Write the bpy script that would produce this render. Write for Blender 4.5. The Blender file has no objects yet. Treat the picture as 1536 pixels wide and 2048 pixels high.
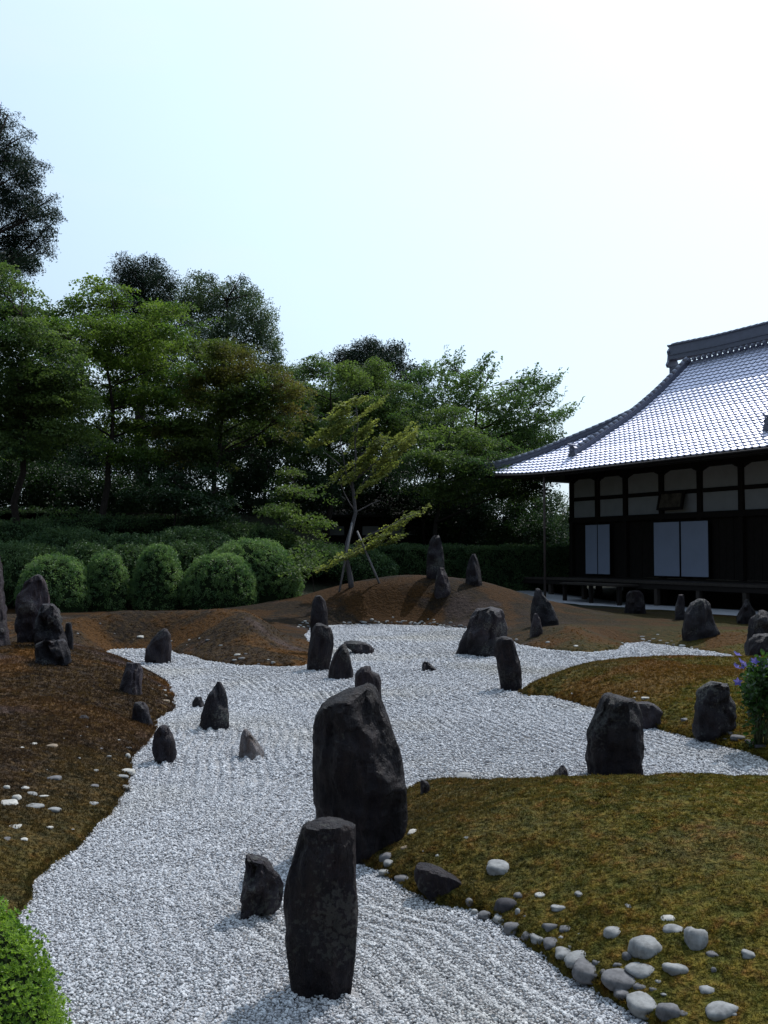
import bpy, bmesh, math, random
import numpy as np
from mathutils import Vector, Matrix, Euler, noise as mnoise
random.seed(7); rng = np.random.default_rng(7)
S = bpy.context.scene
COL = S.collection

# ------------------------------------------------------------------ camera, sky, sun, exposure
F = 1990.0; PITCH = math.atan(81 / F); CH = 1.9
cam = bpy.data.cameras.new('camera'); cam_ob = bpy.data.objects.new('camera', cam); COL.objects.link(cam_ob)
cam.sensor_fit = 'VERTICAL'; cam.sensor_height = 36.0; cam.lens = 36.0 * F / 2048
cam.clip_start = 0.05; cam.clip_end = 3000
cam_ob.location = (0, 0, CH); cam_ob.rotation_euler = (math.pi / 2 + PITCH, 0, 0)
S.camera = cam_ob

SUN_AZ = math.radians(36); SUN_EL = math.radians(52)          # azimuth to the right of the view direction
wd = bpy.data.worlds.new('World'); S.world = wd; wd.use_nodes = True
wt = wd.node_tree; wn = wt.nodes; wl = wt.links; wn.clear()
wo = wn.new('ShaderNodeOutputWorld'); wb = wn.new('ShaderNodeBackground'); sky = wn.new('ShaderNodeTexSky')
sky.sky_type = 'NISHITA'; sky.sun_disc = False; sky.sun_elevation = SUN_EL; sky.sun_rotation = SUN_AZ
sky.air_density = 1.3; sky.dust_density = 3.0; sky.ozone_density = 4.0
wb.inputs['Strength'].default_value = 0.085
tcw = wn.new('ShaderNodeTexCoord'); mpw = wn.new('ShaderNodeMapping'); mpw.inputs['Scale'].default_value = (2.2, 2.2, 6.5)
nzw = wn.new('ShaderNodeTexNoise'); nzw.inputs['Scale'].default_value = 1.7; nzw.inputs['Detail'].default_value = 6; nzw.inputs['Roughness'].default_value = 0.5
rmw = wn.new('ShaderNodeMapRange'); rmw.inputs['From Min'].default_value = 0.5; rmw.inputs['From Max'].default_value = 0.8; rmw.inputs['To Max'].default_value = 0.35
mxw = wn.new('ShaderNodeMix'); mxw.data_type = 'RGBA'; mxw.inputs['B'].default_value = (16.0, 16.8, 17.2, 1)
wl.new(tcw.outputs['Generated'], mpw.inputs[0]); wl.new(mpw.outputs[0], nzw.inputs['Vector']); wl.new(nzw.outputs['Fac'], rmw.inputs[0])
# summer haze: forward scattering that is strongest round the sun and fades away from it
dpw = wn.new('ShaderNodeVectorMath'); dpw.operation = 'DOT_PRODUCT'; wl.new(tcw.outputs['Generated'], dpw.inputs[0])
dpw.inputs[1].default_value = (math.sin(SUN_AZ) * math.cos(SUN_EL), math.cos(SUN_AZ) * math.cos(SUN_EL), math.sin(SUN_EL))
hzw = wn.new('ShaderNodeMapRange'); hzw.interpolation_type = 'SMOOTHSTEP'; hzw.inputs['From Min'].default_value = -0.25; hzw.inputs['From Max'].default_value = 1.0; hzw.inputs['To Min'].default_value = 0.0; hzw.inputs['To Max'].default_value = 17.5
wl.new(dpw.outputs['Value'], hzw.inputs[0])
hcw = wn.new('ShaderNodeVectorMath'); hcw.operation = 'SCALE'; hcw.inputs[0].default_value = (0.70, 0.90, 1.10); wl.new(hzw.outputs[0], hcw.inputs['Scale'])
adw = wn.new('ShaderNodeVectorMath'); adw.operation = 'ADD'; wl.new(sky.outputs[0], adw.inputs[0]); wl.new(hcw.outputs[0], adw.inputs[1])
wl.new(rmw.outputs[0], mxw.inputs['Factor']); wl.new(adw.outputs[0], mxw.inputs['A']); wl.new(mxw.outputs['Result'], wb.inputs[0]); wl.new(wb.outputs[0], wo.inputs[0])

sl = bpy.data.lights.new('sun', 'SUN'); sl.energy = 4.9; sl.angle = math.radians(0.53); sl.color = (1.0, 0.975, 0.95)
so = bpy.data.objects.new('sun', sl); COL.objects.link(so)
SD = Vector((math.sin(SUN_AZ) * math.cos(SUN_EL), math.cos(SUN_AZ) * math.cos(SUN_EL), math.sin(SUN_EL)))
so.rotation_euler = SD.to_track_quat('Z', 'Y').to_euler(); so.location = SD * 60
S.view_settings.view_transform = 'Standard'; S.view_settings.look = 'None'; S.view_settings.gamma = 1.0
S.view_settings.use_curve_mapping = False; S.view_settings.exposure = -0.6
S.render.engine = 'CYCLES'; S.cycles.use_denoising = True; S.cycles.max_bounces = 8
S.cycles.transparent_max_bounces = 4; S.cycles.diffuse_bounces = 3; S.cycles.glossy_bounces = 2; S.cycles.transmission_bounces = 3

# ------------------------------------------------------------------ picture-to-place helpers (used only to lay things out at their true distance)
cp_, sp_ = math.cos(PITCH), math.sin(PITCH)
def ray(px, py):
    a = (px - 768) / F; b = (1024 - py) / F
    return a, cp_ - b * sp_, sp_ + b * cp_
def at(px, py, Y):
    a, y, z = ray(px, py); k = Y / y
    return Vector((a * k, Y, CH + z * k))
def gp(px, py, z=0.0):
    a, y, dz = ray(px, py); k = (z - CH) / dz
    return (a * k, y * k)

# ------------------------------------------------------------------ materials
def new_mat(name):
    m = bpy.data.materials.new(name); m.use_nodes = True
    nt = m.node_tree; nt.nodes.clear()
    return m, nt, nt.nodes, nt.links
def N(nodes, t, **kw):
    n = nodes.new(t)
    for k, v in kw.items():
        if k in n.inputs: n.inputs[k].default_value = v
        else: setattr(n, k, v)
    return n
def ramp(nodes, stops):
    r = nodes.new('ShaderNodeValToRGB'); e = r.color_ramp.elements
    e[0].position, e[0].color = stops[0][0], (*stops[0][1], 1)
    e[1].position, e[1].color = stops[-1][0], (*stops[-1][1], 1)
    for p, c in stops[1:-1]:
        x = e.new(p); x.color = (*c, 1)
    return r
def mixc(nodes, links, fac, a, b, blend='MIX'):
    m = nodes.new('ShaderNodeMix'); m.data_type = 'RGBA'; m.blend_type = blend
    for sock, v in (('Factor', fac), ('A', a), ('B', b)):
        if hasattr(v, 'is_linked') or hasattr(v, 'links'): links.new(v, m.inputs[sock])
        elif sock == 'Factor': m.inputs[0].default_value = v
        else: m.inputs[sock].default_value = (*v, 1)
    return m.outputs['Result']

def mat_rock(name, dark, light, lichen=0.3, brown=(0.05, 0.035, 0.03)):
    m, nt, n, l = new_mat(name)
    tc = N(n, 'ShaderNodeNewGeometry'); oi = N(n, 'ShaderNodeObjectInfo')
    n1 = N(n, 'ShaderNodeTexNoise', Scale=3.0, Detail=8.0, Roughness=0.65)
    mp = N(n, 'ShaderNodeMapping'); mp.inputs['Scale'].default_value = (9, 9, 1.6)
    n2 = N(n, 'ShaderNodeTexNoise', Scale=2.2, Detail=6.0, Roughness=0.7)
    l.new(tc.outputs['Position'], n1.inputs['Vector']); l.new(tc.outputs['Position'], mp.inputs[0]); l.new(mp.outputs[0], n2.inputs['Vector'])
    r1 = ramp(n, [(0.3, dark), (0.62, light)]); l.new(n1.outputs['Fac'], r1.inputs[0])
    r2 = ramp(n, [(0.42, (0, 0, 0)), (0.68, (1, 1, 1))]); l.new(n2.outputs['Fac'], r2.inputs[0])
    c = mixc(n, l, r2.outputs[0], r1.outputs[0], brown)
    n3 = N(n, 'ShaderNodeTexNoise', Scale=42.0, Detail=5.0, Roughness=0.6); l.new(tc.outputs['Position'], n3.inputs['Vector'])
    n4 = N(n, 'ShaderNodeTexNoise', Scale=2.3, Detail=2.0); l.new(tc.outputs['Position'], n4.inputs['Vector'])
    mu = N(n, 'ShaderNodeMath', operation='MULTIPLY'); l.new(n3.outputs['Fac'], mu.inputs[0]); l.new(n4.outputs['Fac'], mu.inputs[1])
    r3 = ramp(n, [(0.325 - lichen * 0.02, (0, 0, 0)), (0.355 - lichen * 0.02, (1, 1, 1))]); l.new(mu.outputs[0], r3.inputs[0])
    fac = N(n, 'ShaderNodeMath', operation='MULTIPLY'); l.new(r3.outputs[0], fac.inputs[0]); fac.inputs[1].default_value = lichen
    c = mixc(n, l, fac.outputs[0], c, (0.19, 0.20, 0.17))
    n6 = N(n, 'ShaderNodeTexNoise', Scale=1.1, Detail=5.0, Roughness=0.55, Distortion=0.6); l.new(tc.outputs['Position'], n6.inputs['Vector'])
    r6 = ramp(n, [(0.35, (0.62, 0.60, 0.66)), (0.5, (1.0, 1.0, 1.0)), (0.66, (1.45, 1.3, 1.3))]); l.new(n6.outputs['Fac'], r6.inputs[0]); c = mixc(n, l, 1.0, c, r6.outputs[0], 'MULTIPLY')
    n5 = N(n, 'ShaderNodeTexNoise', Scale=30.0, Detail=6.0, Roughness=0.7); l.new(tc.outputs['Position'], n5.inputs['Vector'])
    b1 = N(n, 'ShaderNodeBump', Strength=0.85, Distance=0.03); l.new(n5.outputs['Fac'], b1.inputs['Height'])
    b2 = N(n, 'ShaderNodeBump', Strength=0.9, Distance=0.07); l.new(n2.outputs['Fac'], b2.inputs['Height']); l.new(b1.outputs[0], b2.inputs['Normal'])
    vr = N(n, 'ShaderNodeTexVoronoi', Scale=3.2, feature='DISTANCE_TO_EDGE'); ds = N(n, 'ShaderNodeMix'); ds.data_type = 'VECTOR'; ds.inputs[0].default_value = 0.25; l.new(mp.outputs[0], ds.inputs[4]); l.new(n1.outputs['Color'], ds.inputs[5]); l.new(ds.outputs[1], vr.inputs['Vector'])
    vc = ramp(n, [(0.0, (0, 0, 0)), (0.035, (1, 1, 1))]); l.new(vr.outputs['Distance'], vc.inputs[0]); b3 = N(n, 'ShaderNodeBump', Strength=0.5, Distance=0.03); l.new(vc.outputs[0], b3.inputs['Height']); l.new(b2.outputs[0], b3.inputs['Normal']); b2 = b3
    p = N(n, 'ShaderNodeBsdfPrincipled', Roughness=0.55); p.inputs['Specular IOR Level'].default_value = 0.2
    l.new(c, p.inputs['Base Color']); l.new(b2.outputs[0], p.inputs['Normal'])
    o = N(n, 'ShaderNodeOutputMaterial'); l.new(p.outputs[0], o.inputs[0])
    return m
MR = dict(
    dark=mat_rock('dark_rock', (0.007, 0.006, 0.008), (0.022, 0.018, 0.023), 0.2, (0.03, 0.022, 0.022)),
    grey=mat_rock('grey_rock', (0.011, 0.011, 0.014), (0.036, 0.034, 0.041), 0.4, (0.03, 0.024, 0.026)),
    mauve=mat_rock('mauve_rock', (0.017, 0.015, 0.020), (0.058, 0.050, 0.060), 0.4, (0.045, 0.032, 0.03)),
    pale=mat_rock('pale_rock', (0.09, 0.085, 0.09), (0.30, 0.28, 0.28), 0.2, (0.14, 0.10, 0.08)))

def simple_mat(name, col, rough=0.8, spec=0.3, var=0.25, scale=12, bump=0.3, bdist=0.01, stretch=None, metallic=0.0):
    m, nt, n, l = new_mat(name)
    g = N(n, 'ShaderNodeNewGeometry'); src = g.outputs['Position']
    if stretch:
        mp = N(n, 'ShaderNodeMapping'); mp.inputs['Scale'].default_value = stretch; l.new(src, mp.inputs[0]); src = mp.outputs[0]
    nz = N(n, 'ShaderNodeTexNoise', Scale=float(scale), Detail=6.0, Roughness=0.6); l.new(src, nz.inputs['Vector'])
    a = tuple(c * (1 - var) for c in col); b = tuple(min(1, c * (1 + var)) for c in col)
    r = ramp(n, [(0.3, a), (0.7, b)]); l.new(nz.outputs['Fac'], r.inputs[0])
    bp = N(n, 'ShaderNodeBump', Strength=bump, Distance=bdist); l.new(nz.outputs['Fac'], bp.inputs['Height'])
    p = N(n, 'ShaderNodeBsdfPrincipled', Roughness=rough, Metallic=metallic); p.inputs['Specular IOR Level'].default_value = spec
    l.new(r.outputs[0], p.inputs['Base Color']); l.new(bp.outputs[0], p.inputs['Normal'])
    o = N(n, 'ShaderNodeOutputMaterial'); l.new(p.outputs[0], o.inputs[0])
    return m

def leaf_mat(name, c1, c2, c3=None, scale=0.7, trans=0.45, rough=0.55, spec=0.3, c3amt=0.5):
    """leaves: colour varies between clumps and from spray to spray; part of the light passes through"""
    m, nt, n, l = new_mat(name)
    g = N(n, 'ShaderNodeNewGeometry'); oi = N(n, 'ShaderNodeObjectInfo')
    nz = N(n, 'ShaderNodeTexNoise', Scale=scale, Detail=3.0); l.new(g.outputs['Position'], nz.inputs['Vector'])
    ad = N(n, 'ShaderNodeMath', operation='MULTIPLY_ADD'); l.new(oi.outputs['Random'], ad.inputs[0]); ad.inputs[1].default_value = 0.3; l.new(nz.outputs['Fac'], ad.inputs[2])
    r = ramp(n, [(0.45, c1), (0.82, c2)]); l.new(ad.outputs[0], r.inputs[0]); c = r.outputs[0]
    if c3:
        nz2 = N(n, 'ShaderNodeTexNoise', Scale=scale * 0.8, Detail=2.0); mp = N(n, 'ShaderNodeMapping'); mp.inputs['Location'].default_value = (13, 7, 3)
        l.new(g.outputs['Position'], mp.inputs[0]); l.new(mp.outputs[0], nz2.inputs['Vector'])
        r2 = ramp(n, [(0.52, (0, 0, 0)), (0.66, (c3amt,) * 3)]); l.new(nz2.outputs['Fac'], r2.inputs[0])
        c = mixc(n, l, r2.outputs[0], c, c3)
    p = N(n, 'ShaderNodeBsdfPrincipled', Roughness=rough); p.inputs['Specular IOR Level'].default_value = spec; l.new(c, p.inputs['Base Color'])
    t = N(n, 'ShaderNodeBsdfTranslucent')
    tcn = mixc(n, l, 1.0, c, (1.15, 1.22, 0.75), 'MULTIPLY'); l.new(tcn, t.inputs[0])
    mx = N(n, 'ShaderNodeMixShader'); mx.inputs[0].default_value = trans; l.new(p.outputs[0], mx.inputs[1]); l.new(t.outputs[0], mx.inputs[2])
    o = N(n, 'ShaderNodeOutputMaterial'); l.new(mx.outputs[0], o.inputs[0])
    return m

def mat_moss(name, leaf=False):
    m, nt, n, l = new_mat(name)
    g = N(n, 'ShaderNodeNewGeometry'); oi = N(n, 'ShaderNodeObjectInfo')
    def nz(s, d, loc=(0, 0, 0), rg=0.6):
        mp = N(n, 'ShaderNodeMapping'); mp.inputs['Location'].default_value = loc; l.new(g.outputs['Position'], mp.inputs[0])
        q = N(n, 'ShaderNodeTexNoise', Scale=s, Detail=d, Roughness=rg); l.new(mp.outputs[0], q.inputs['Vector']); return q.outputs['Fac']
    small, big, patch, fine = nz(9.0, 5.0), nz(0.45, 3.0, (5, 1, 0)), nz(0.8, 4.0, (31, 9, 2)), nz(24.0, 3.0, (3, 3, 3))
    r1 = ramp(n, [(0.36, (0.066, 0.068, 0.011)), (0.54, (0.120, 0.094, 0.014)), (0.70, (0.155, 0.078, 0.015))]); l.new(small, r1.inputs[0])      # olive to rust
    r2 = ramp(n, [(0.36, (0.030, 0.021, 0.014)), (0.5, (0.055, 0.034, 0.018)), (0.70, (0.092, 0.056, 0.018))]); l.new(small, r2.inputs[0])   # dry brown
    sx = N(n, 'ShaderNodeSeparateXYZ'); l.new(g.outputs['Position'], sx.inputs[0])
    # the near mound and the middle mound are greener, the others drier
    gx = N(n, 'ShaderNodeMath', operation='MULTIPLY_ADD'); l.new(sx.outputs['X'], gx.inputs[0]); gx.inputs[1].default_value = 0.16; gx.inputs[2].default_value = 0.48
    gy = N(n, 'ShaderNodeMath', operation='MULTIPLY_ADD'); l.new(sx.outputs['Y'], gy.inputs[0]); gy.inputs[1].default_value = -0.06; l.new(gx.outputs[0], gy.inputs[2])
    gz = N(n, 'ShaderNodeMath', operation='ADD'); l.new(gy.outputs[0], gz.inputs[0]); l.new(big, gz.inputs[1])
    cl = N(n, 'ShaderNodeClamp'); l.new(gz.outputs[0], cl.inputs[0])
    c = mixc(n, l, cl.outputs[0], r2.outputs[0], r1.outputs[0])
    rp = ramp(n, [(0.55, (0, 0, 0)), (0.66, (0.75,) * 3)]); l.new(patch, rp.inputs[0])
    inv = N(n, 'ShaderNodeMath', operation='SUBTRACT'); inv.inputs[0].default_value = 1.0; l.new(cl.outputs[0], inv.inputs[1])
    pf = N(n, 'ShaderNodeMath', operation='MULTIPLY'); l.new(rp.outputs[0], pf.inputs[0]); l.new(inv.outputs[0], pf.inputs[1])
    c = mixc(n, l, pf.outputs[0], c, (0.115, 0.082, 0.075))               # worn greyish mauve patches
    gp_ = ramp(n, [(0.50, (0, 0, 0)), (0.57, (0.9,) * 3)]); l.new(nz(0.55, 4.0, (71, 3, 0)), gp_.inputs[0])
    fy = N(n, 'ShaderNodeMapRange'); fy.inputs['From Min'].default_value = 9.0; fy.inputs['From Max'].default_value = 14.0; l.new(sx.outputs['Y'], fy.inputs[0])
    gm = N(n, 'ShaderNodeMath', operation='MULTIPLY'); l.new(gp_.outputs[0], gm.inputs[0]); l.new(fy.outputs[0], gm.inputs[1])
    c = mixc(n, l, gm.outputs[0], c, (0.125, 0.056, 0.013))               # golden rust patches further off
    rv = ramp(n, [(0.32, (0.5,) * 3), (0.68, (1.4,) * 3)]); l.new(fine, rv.inputs[0]); c = mixc(n, l, 1.0, c, rv.outputs[0], 'MULTIPLY')
    # leaf litter and bare earth under the trees
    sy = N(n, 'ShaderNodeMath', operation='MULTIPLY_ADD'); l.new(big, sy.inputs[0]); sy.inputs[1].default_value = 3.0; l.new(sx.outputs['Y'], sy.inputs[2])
    if not leaf:
        dk = N(n, 'ShaderNodeMapRange'); dk.inputs['From Min'].default_value = 14.5; dk.inputs['From Max'].default_value = 22.5; dk.inputs['To Min'].default_value = 1.0; dk.inputs['To Max'].default_value = 0.37  # ground colour darkened where blades thin out, in place of their shade
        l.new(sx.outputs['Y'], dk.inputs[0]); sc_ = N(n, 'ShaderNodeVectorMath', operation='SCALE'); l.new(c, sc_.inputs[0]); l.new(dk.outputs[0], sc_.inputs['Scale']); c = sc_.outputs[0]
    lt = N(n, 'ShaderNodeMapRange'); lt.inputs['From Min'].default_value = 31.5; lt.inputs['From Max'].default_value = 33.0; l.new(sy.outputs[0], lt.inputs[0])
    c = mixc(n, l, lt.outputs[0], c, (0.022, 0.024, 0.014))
    p = N(n, 'ShaderNodeBsdfPrincipled', Roughness=0.9); p.inputs['Specular IOR Level'].default_value = 0.1; l.new(c, p.inputs['Base Color'])
    sh = p.outputs[0]
    if leaf:
        t = N(n, 'ShaderNodeBsdfTranslucent'); l.new(c, t.inputs[0]); mx = N(n, 'ShaderNodeMixShader'); mx.inputs[0].default_value = 0.5
        l.new(sh, mx.inputs[1]); l.new(t.outputs[0], mx.inputs[2]); sh = mx.outputs[0]
    else:
        bp = N(n, 'ShaderNodeBump', Strength=0.9, Distance=0.03); l.new(fine, bp.inputs['Height']); b0 = N(n, 'ShaderNodeBump', Strength=1.0, Distance=0.09); l.new(small, b0.inputs['Height']); l.new(b0.outputs[0], bp.inputs['Normal']); l.new(bp.outputs[0], p.inputs['Normal'])
    o = N(n, 'ShaderNodeOutputMaterial'); l.new(sh, o.inputs[0])
    return m
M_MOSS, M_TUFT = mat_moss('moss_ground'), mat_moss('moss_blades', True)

def mat_pebble():
    m, nt, n, l = new_mat('gravel_pebble')
    oi = N(n, 'ShaderNodeObjectInfo'); g = N(n, 'ShaderNodeNewGeometry')
    r = ramp(n, [(0.0, (0.24, 0.24, 0.25)), (0.2, (0.36, 0.36, 0.375)), (0.6, (0.47, 0.475, 0.49)), (1.0, (0.63, 0.635, 0.65))]); l.new(oi.outputs['Random'], r.inputs[0])
    nz = N(n, 'ShaderNodeTexNoise', Scale=0.35, Detail=3.0); l.new(g.outputs['Position'], nz.inputs['Vector'])
    rr = ramp(n, [(0.5, (0, 0, 0)), (0.75, (0.6,) * 3)]); l.new(nz.outputs['Fac'], rr.inputs[0])
    tan = mixc(n, l, 1.0, r.outputs[0], (0.95, 0.86, 0.66), 'MULTIPLY')
    c = mixc(n, l, rr.outputs[0], r.outputs[0], tan)
    p = N(n, 'ShaderNodeBsdfPrincipled', Roughness=0.7); p.inputs['Specular IOR Level'].default_value = 0.3; l.new(c, p.inputs['Base Color'])
    o = N(n, 'ShaderNodeOutputMaterial'); l.new(p.outputs[0], o.inputs[0]); return m
M_PEB = mat_pebble()
M_GBASE = simple_mat('gravel_base', (0.34, 0.335, 0.335), 0.95, 0.1, 0.4, 60, 0.8, 0.02)
M_COB = [simple_mat('pale_cobble', (0.235, 0.235, 0.23), 0.8, 0.2, 0.35, 30, 0.3, 0.01),
         simple_mat('white_cobble', (0.42, 0.405, 0.37), 0.8, 0.2, 0.25, 30, 0.3, 0.01),
         simple_mat('grey_cobble', (0.125, 0.122, 0.125), 0.8, 0.2, 0.4, 30, 0.3, 0.01),
         simple_mat('dark_cobble', (0.045, 0.042, 0.046), 0.8, 0.2, 0.4, 30, 0.3, 0.01),
         simple_mat('brown_cobble', (0.22, 0.17, 0.12), 0.75, 0.3, 0.3, 14, 0.3, 0.01)]
M_BARK = simple_mat('dark_bark', (0.035, 0.028, 0.024), 0.9, 0.15, 0.4, 9, 0.9, 0.03, (3, 3, 0.6))
M_BARK2 = simple_mat('grey_bark', (0.09, 0.085, 0.09), 0.9, 0.15, 0.4, 20, 0.8, 0.01, (3, 3, 0.8))
M_WOOD = simple_mat('dark_timber', (0.018, 0.014, 0.012), 0.75, 0.2, 0.35, 6, 0.4, 0.01, (6, 6, 1))
M_WOOD2 = simple_mat('weathered_timber', (0.055, 0.045, 0.038), 0.8, 0.2, 0.3, 6, 0.4, 0.01, (6, 6, 1))
M_BAMBOO = simple_mat('grey_pole', (0.16, 0.155, 0.16), 0.6, 0.3, 0.2, 12, 0.2, 0.004)
M_PIPE = simple_mat('brown_pipe', (0.10, 0.075, 0.065), 0.6, 0.3, 0.2, 6, 0.1, 0.004)
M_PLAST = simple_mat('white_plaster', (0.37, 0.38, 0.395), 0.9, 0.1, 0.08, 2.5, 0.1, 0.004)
M_SHOJI = simple_mat('blue_white_paper', (0.38, 0.43, 0.56), 0.9, 0.1, 0.05, 2.0, 0.05, 0.002)
M_BOARD = simple_mat('plaque_board', (0.10, 0.085, 0.065), 0.8, 0.2, 0.6, 5, 0.3, 0.005)
M_DIRT = simple_mat('earth', (0.06, 0.05, 0.035), 0.95, 0.1, 0.4, 2, 0.6, 0.05)
M_STRIP = simple_mat('grey_rain_gravel', (0.38, 0.38, 0.40), 0.95, 0.1, 0.3, 40, 0.8, 0.02)
def mat_tile(name, col, rough, metallic):
    m, nt, n, l = new_mat(name)
    oi = N(n, 'ShaderNodeObjectInfo'); g = N(n, 'ShaderNodeNewGeometry')
    nz = N(n, 'ShaderNodeTexNoise', Scale=5.0, Detail=4.0); l.new(g.outputs['Position'], nz.inputs['Vector'])
    r = ramp(n, [(0.3, tuple(c * 0.82 for c in col)), (0.7, col)]); l.new(nz.outputs['Fac'], r.inputs[0])
    rr = ramp(n, [(0.3, (rough - 0.06,) * 3), (0.7, (rough + 0.08,) * 3)]); l.new(nz.outputs['Fac'], rr.inputs[0])
    p = N(n, 'ShaderNodeBsdfPrincipled', Metallic=metallic); l.new(r.outputs[0], p.inputs['Base Color']); l.new(rr.outputs[0], p.inputs['Roughness'])
    o = N(n, 'ShaderNodeOutputMaterial'); l.new(p.outputs[0], o.inputs[0]); return m
M_TILE = mat_tile('silver_clay_tile', (0.58, 0.60, 0.74), 0.44, 0.8)
M_DARKT = mat_tile('dark_roof_tile', (0.035, 0.035, 0.033), 0.9, 0.0)  # plain dark grey tile for the outbuilding roof
M_RIDGE = mat_tile('ridge_clay_tile', (0.20, 0.21, 0.27), 0.5, 0.3)

# ------------------------------------------------------------------ object helpers
def tag(o, label=None, cat=None, group=None, kind=None):
    if label: o['label'] = label
    if cat: o['category'] = cat
    if group: o['group'] = group
    if kind: o['kind'] = kind
    return o
def empty(name, loc, label=None, cat=None, group=None):
    o = bpy.data.objects.new(name, None); o.empty_display_size = 0.2; COL.objects.link(o); o.location = loc
    return tag(o, label, cat, group)
def link(name, me, mat=None, parent=None):
    if mat is not None and not me.materials: me.materials.append(mat)
    o = bpy.data.objects.new(name, me); COL.objects.link(o)
    if parent is not None: o.parent = parent
    return o
def mesh_np(name, V, Fc, mat=None, smooth=False, parent=None, origin=None):
    V = np.asarray(V, dtype=float).reshape(-1, 3)
    if origin is not None: V = V - np.array(origin)
    me = bpy.data.meshes.new(name); me.from_pydata(V.tolist(), [], [list(map(int, f)) for f in Fc]); me.update()
    if smooth: me.polygons.foreach_set('use_smooth', [True] * len(me.polygons))
    return link(name, me, mat, parent)
class MB:
    def __init__(s): s.v = []; s.f = []
    def add(s, V, Fc):
        k = len(s.v); s.v += [tuple(p) for p in V]; s.f += [tuple(i + k for i in f) for f in Fc]
    def box(s, c, size, R=None):
        hx, hy, hz = size[0] / 2, size[1] / 2, size[2] / 2
        P = [Vector((x, y, z)) for x in (-hx, hx) for y in (-hy, hy) for z in (-hz, hz)]
        if R is not None: P = [R @ p for p in P]
        s.add([p + Vector(c) for p in P], [(0, 1, 3, 2), (4, 6, 7, 5), (0, 4, 5, 1), (2, 3, 7, 6), (0, 2, 6, 4), (1, 5, 7, 3)])
    def tube(s, pts, rad, n=8, wob=0.0):
        pts = [Vector(p) for p in pts]; V = []; Fc = []
        for i, p in enumerate(pts):
            d = (pts[min(i + 1, len(pts) - 1)] - pts[max(i - 1, 0)]).normalized()
            a = d.cross(Vector((0, 1, 0.01))); a = a.normalized() if a.length > 1e-3 else Vector((1, 0, 0)); b = d.cross(a)
            r = rad[i] if hasattr(rad, '__len__') else rad
            for k in range(n):
                t = 2 * math.pi * k / n; q = r * (1 + wob * random.uniform(-1, 1))
                V.append(p + a * math.cos(t) * q + b * math.sin(t) * q)
        for i in range(len(pts) - 1):
            for k in range(n):
                Fc.append((i * n + k, i * n + (k + 1) % n, (i + 1) * n + (k + 1) % n, (i + 1) * n + k))
        Fc.append(tuple(range(n - 1, -1, -1))); Fc.append(tuple(range((len(pts) - 1) * n, len(pts) * n)))
        s.add(V, Fc)
    def build(s, name, mat, parent=None, smooth=False, origin=None):
        return mesh_np(name, s.v, s.f, mat, smooth, parent, origin)

_gn = {}
def gn_group(protos):
    key = tuple(p.name for p in protos)
    if key in _gn: return _gn[key]
    ng = bpy.data.node_groups.new('scatter', 'GeometryNodeTree'); ng.is_modifier = True
    ng.interface.new_socket('Geometry', in_out='INPUT', socket_type='NodeSocketGeometry')
    ng.interface.new_socket('Geometry', in_out='OUTPUT', socket_type='NodeSocketGeometry')
    n, l = ng.nodes, ng.links
    gi = n.new('NodeGroupInput'); go = n.new('NodeGroupOutput'); jn = n.new('GeometryNodeJoinGeometry')
    def attr(name, t):
        a = n.new('GeometryNodeInputNamedAttribute'); a.data_type = t; a.inputs[0].default_value = name; return a.outputs[0]
    ra, sa, va = attr('rot', 'FLOAT_VECTOR'), attr('scl', 'FLOAT'), attr('var', 'INT')
    e2r = n.new('FunctionNodeEulerToRotation'); l.new(ra, e2r.inputs[0])
    for i, p in enumerate(protos):
        oi = n.new('GeometryNodeObjectInfo'); oi.inputs['Object'].default_value = p
        cmp_ = n.new('FunctionNodeCompare'); cmp_.data_type = 'INT'; cmp_.operation = 'EQUAL'
        l.new(va, cmp_.inputs[2]); cmp_.inputs[3].default_value = i
        ip = n.new('GeometryNodeInstanceOnPoints')
        l.new(gi.outputs[0], ip.inputs['Points']); l.new(cmp_.outputs[0], ip.inputs['Selection'])
        l.new(oi.outputs['Geometry'], ip.inputs['Instance']); l.new(e2r.outputs[0], ip.inputs['Rotation']); l.new(sa, ip.inputs['Scale'])
        l.new(ip.outputs[0], jn.inputs[0])
    l.new(jn.outputs[0], go.inputs[0])
    _gn[key] = ng
    return ng
def scatter(name, P, R, SC, protos, parent=None, origin=None, kind='stuff', label=None):
    P = np.asarray(P, dtype=np.float32).reshape(-1, 3); n = len(P)
    if origin is not None: P = P - np.array(origin, dtype=np.float32)
    me = bpy.data.meshes.new(name); me.vertices.add(n); me.vertices.foreach_set('co', P.ravel())
    a = me.attributes.new('rot', 'FLOAT_VECTOR', 'POINT'); a.data.foreach_set('vector', np.asarray(R, dtype=np.float32).ravel())
    a = me.attributes.new('scl', 'FLOAT', 'POINT'); a.data.foreach_set('value', np.asarray(SC, dtype=np.float32).ravel())
    a = me.attributes.new('var', 'INT', 'POINT'); a.data.foreach_set('value', rng.integers(0, len(protos), n).astype(np.int32))
    o = link(name, me, None, parent)
    for m in protos[0].data.materials: me.materials.append(m)
    md = o.modifiers.new('scatter', 'NODES'); md.node_group = gn_group(protos)
    if kind: o['kind'] = kind
    if label: o['label'] = label
    return o
def proto(name, V, Fc, mat, smooth=False):
    me = bpy.data.meshes.new(name); me.from_pydata([tuple(v) for v in V], [], [tuple(map(int, f)) for f in Fc]); me.update()
    me.materials.append(mat)
    if smooth: me.polygons.foreach_set('use_smooth', [True] * len(me.polygons))
    return bpy.data.objects.new(name, me)

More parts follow.
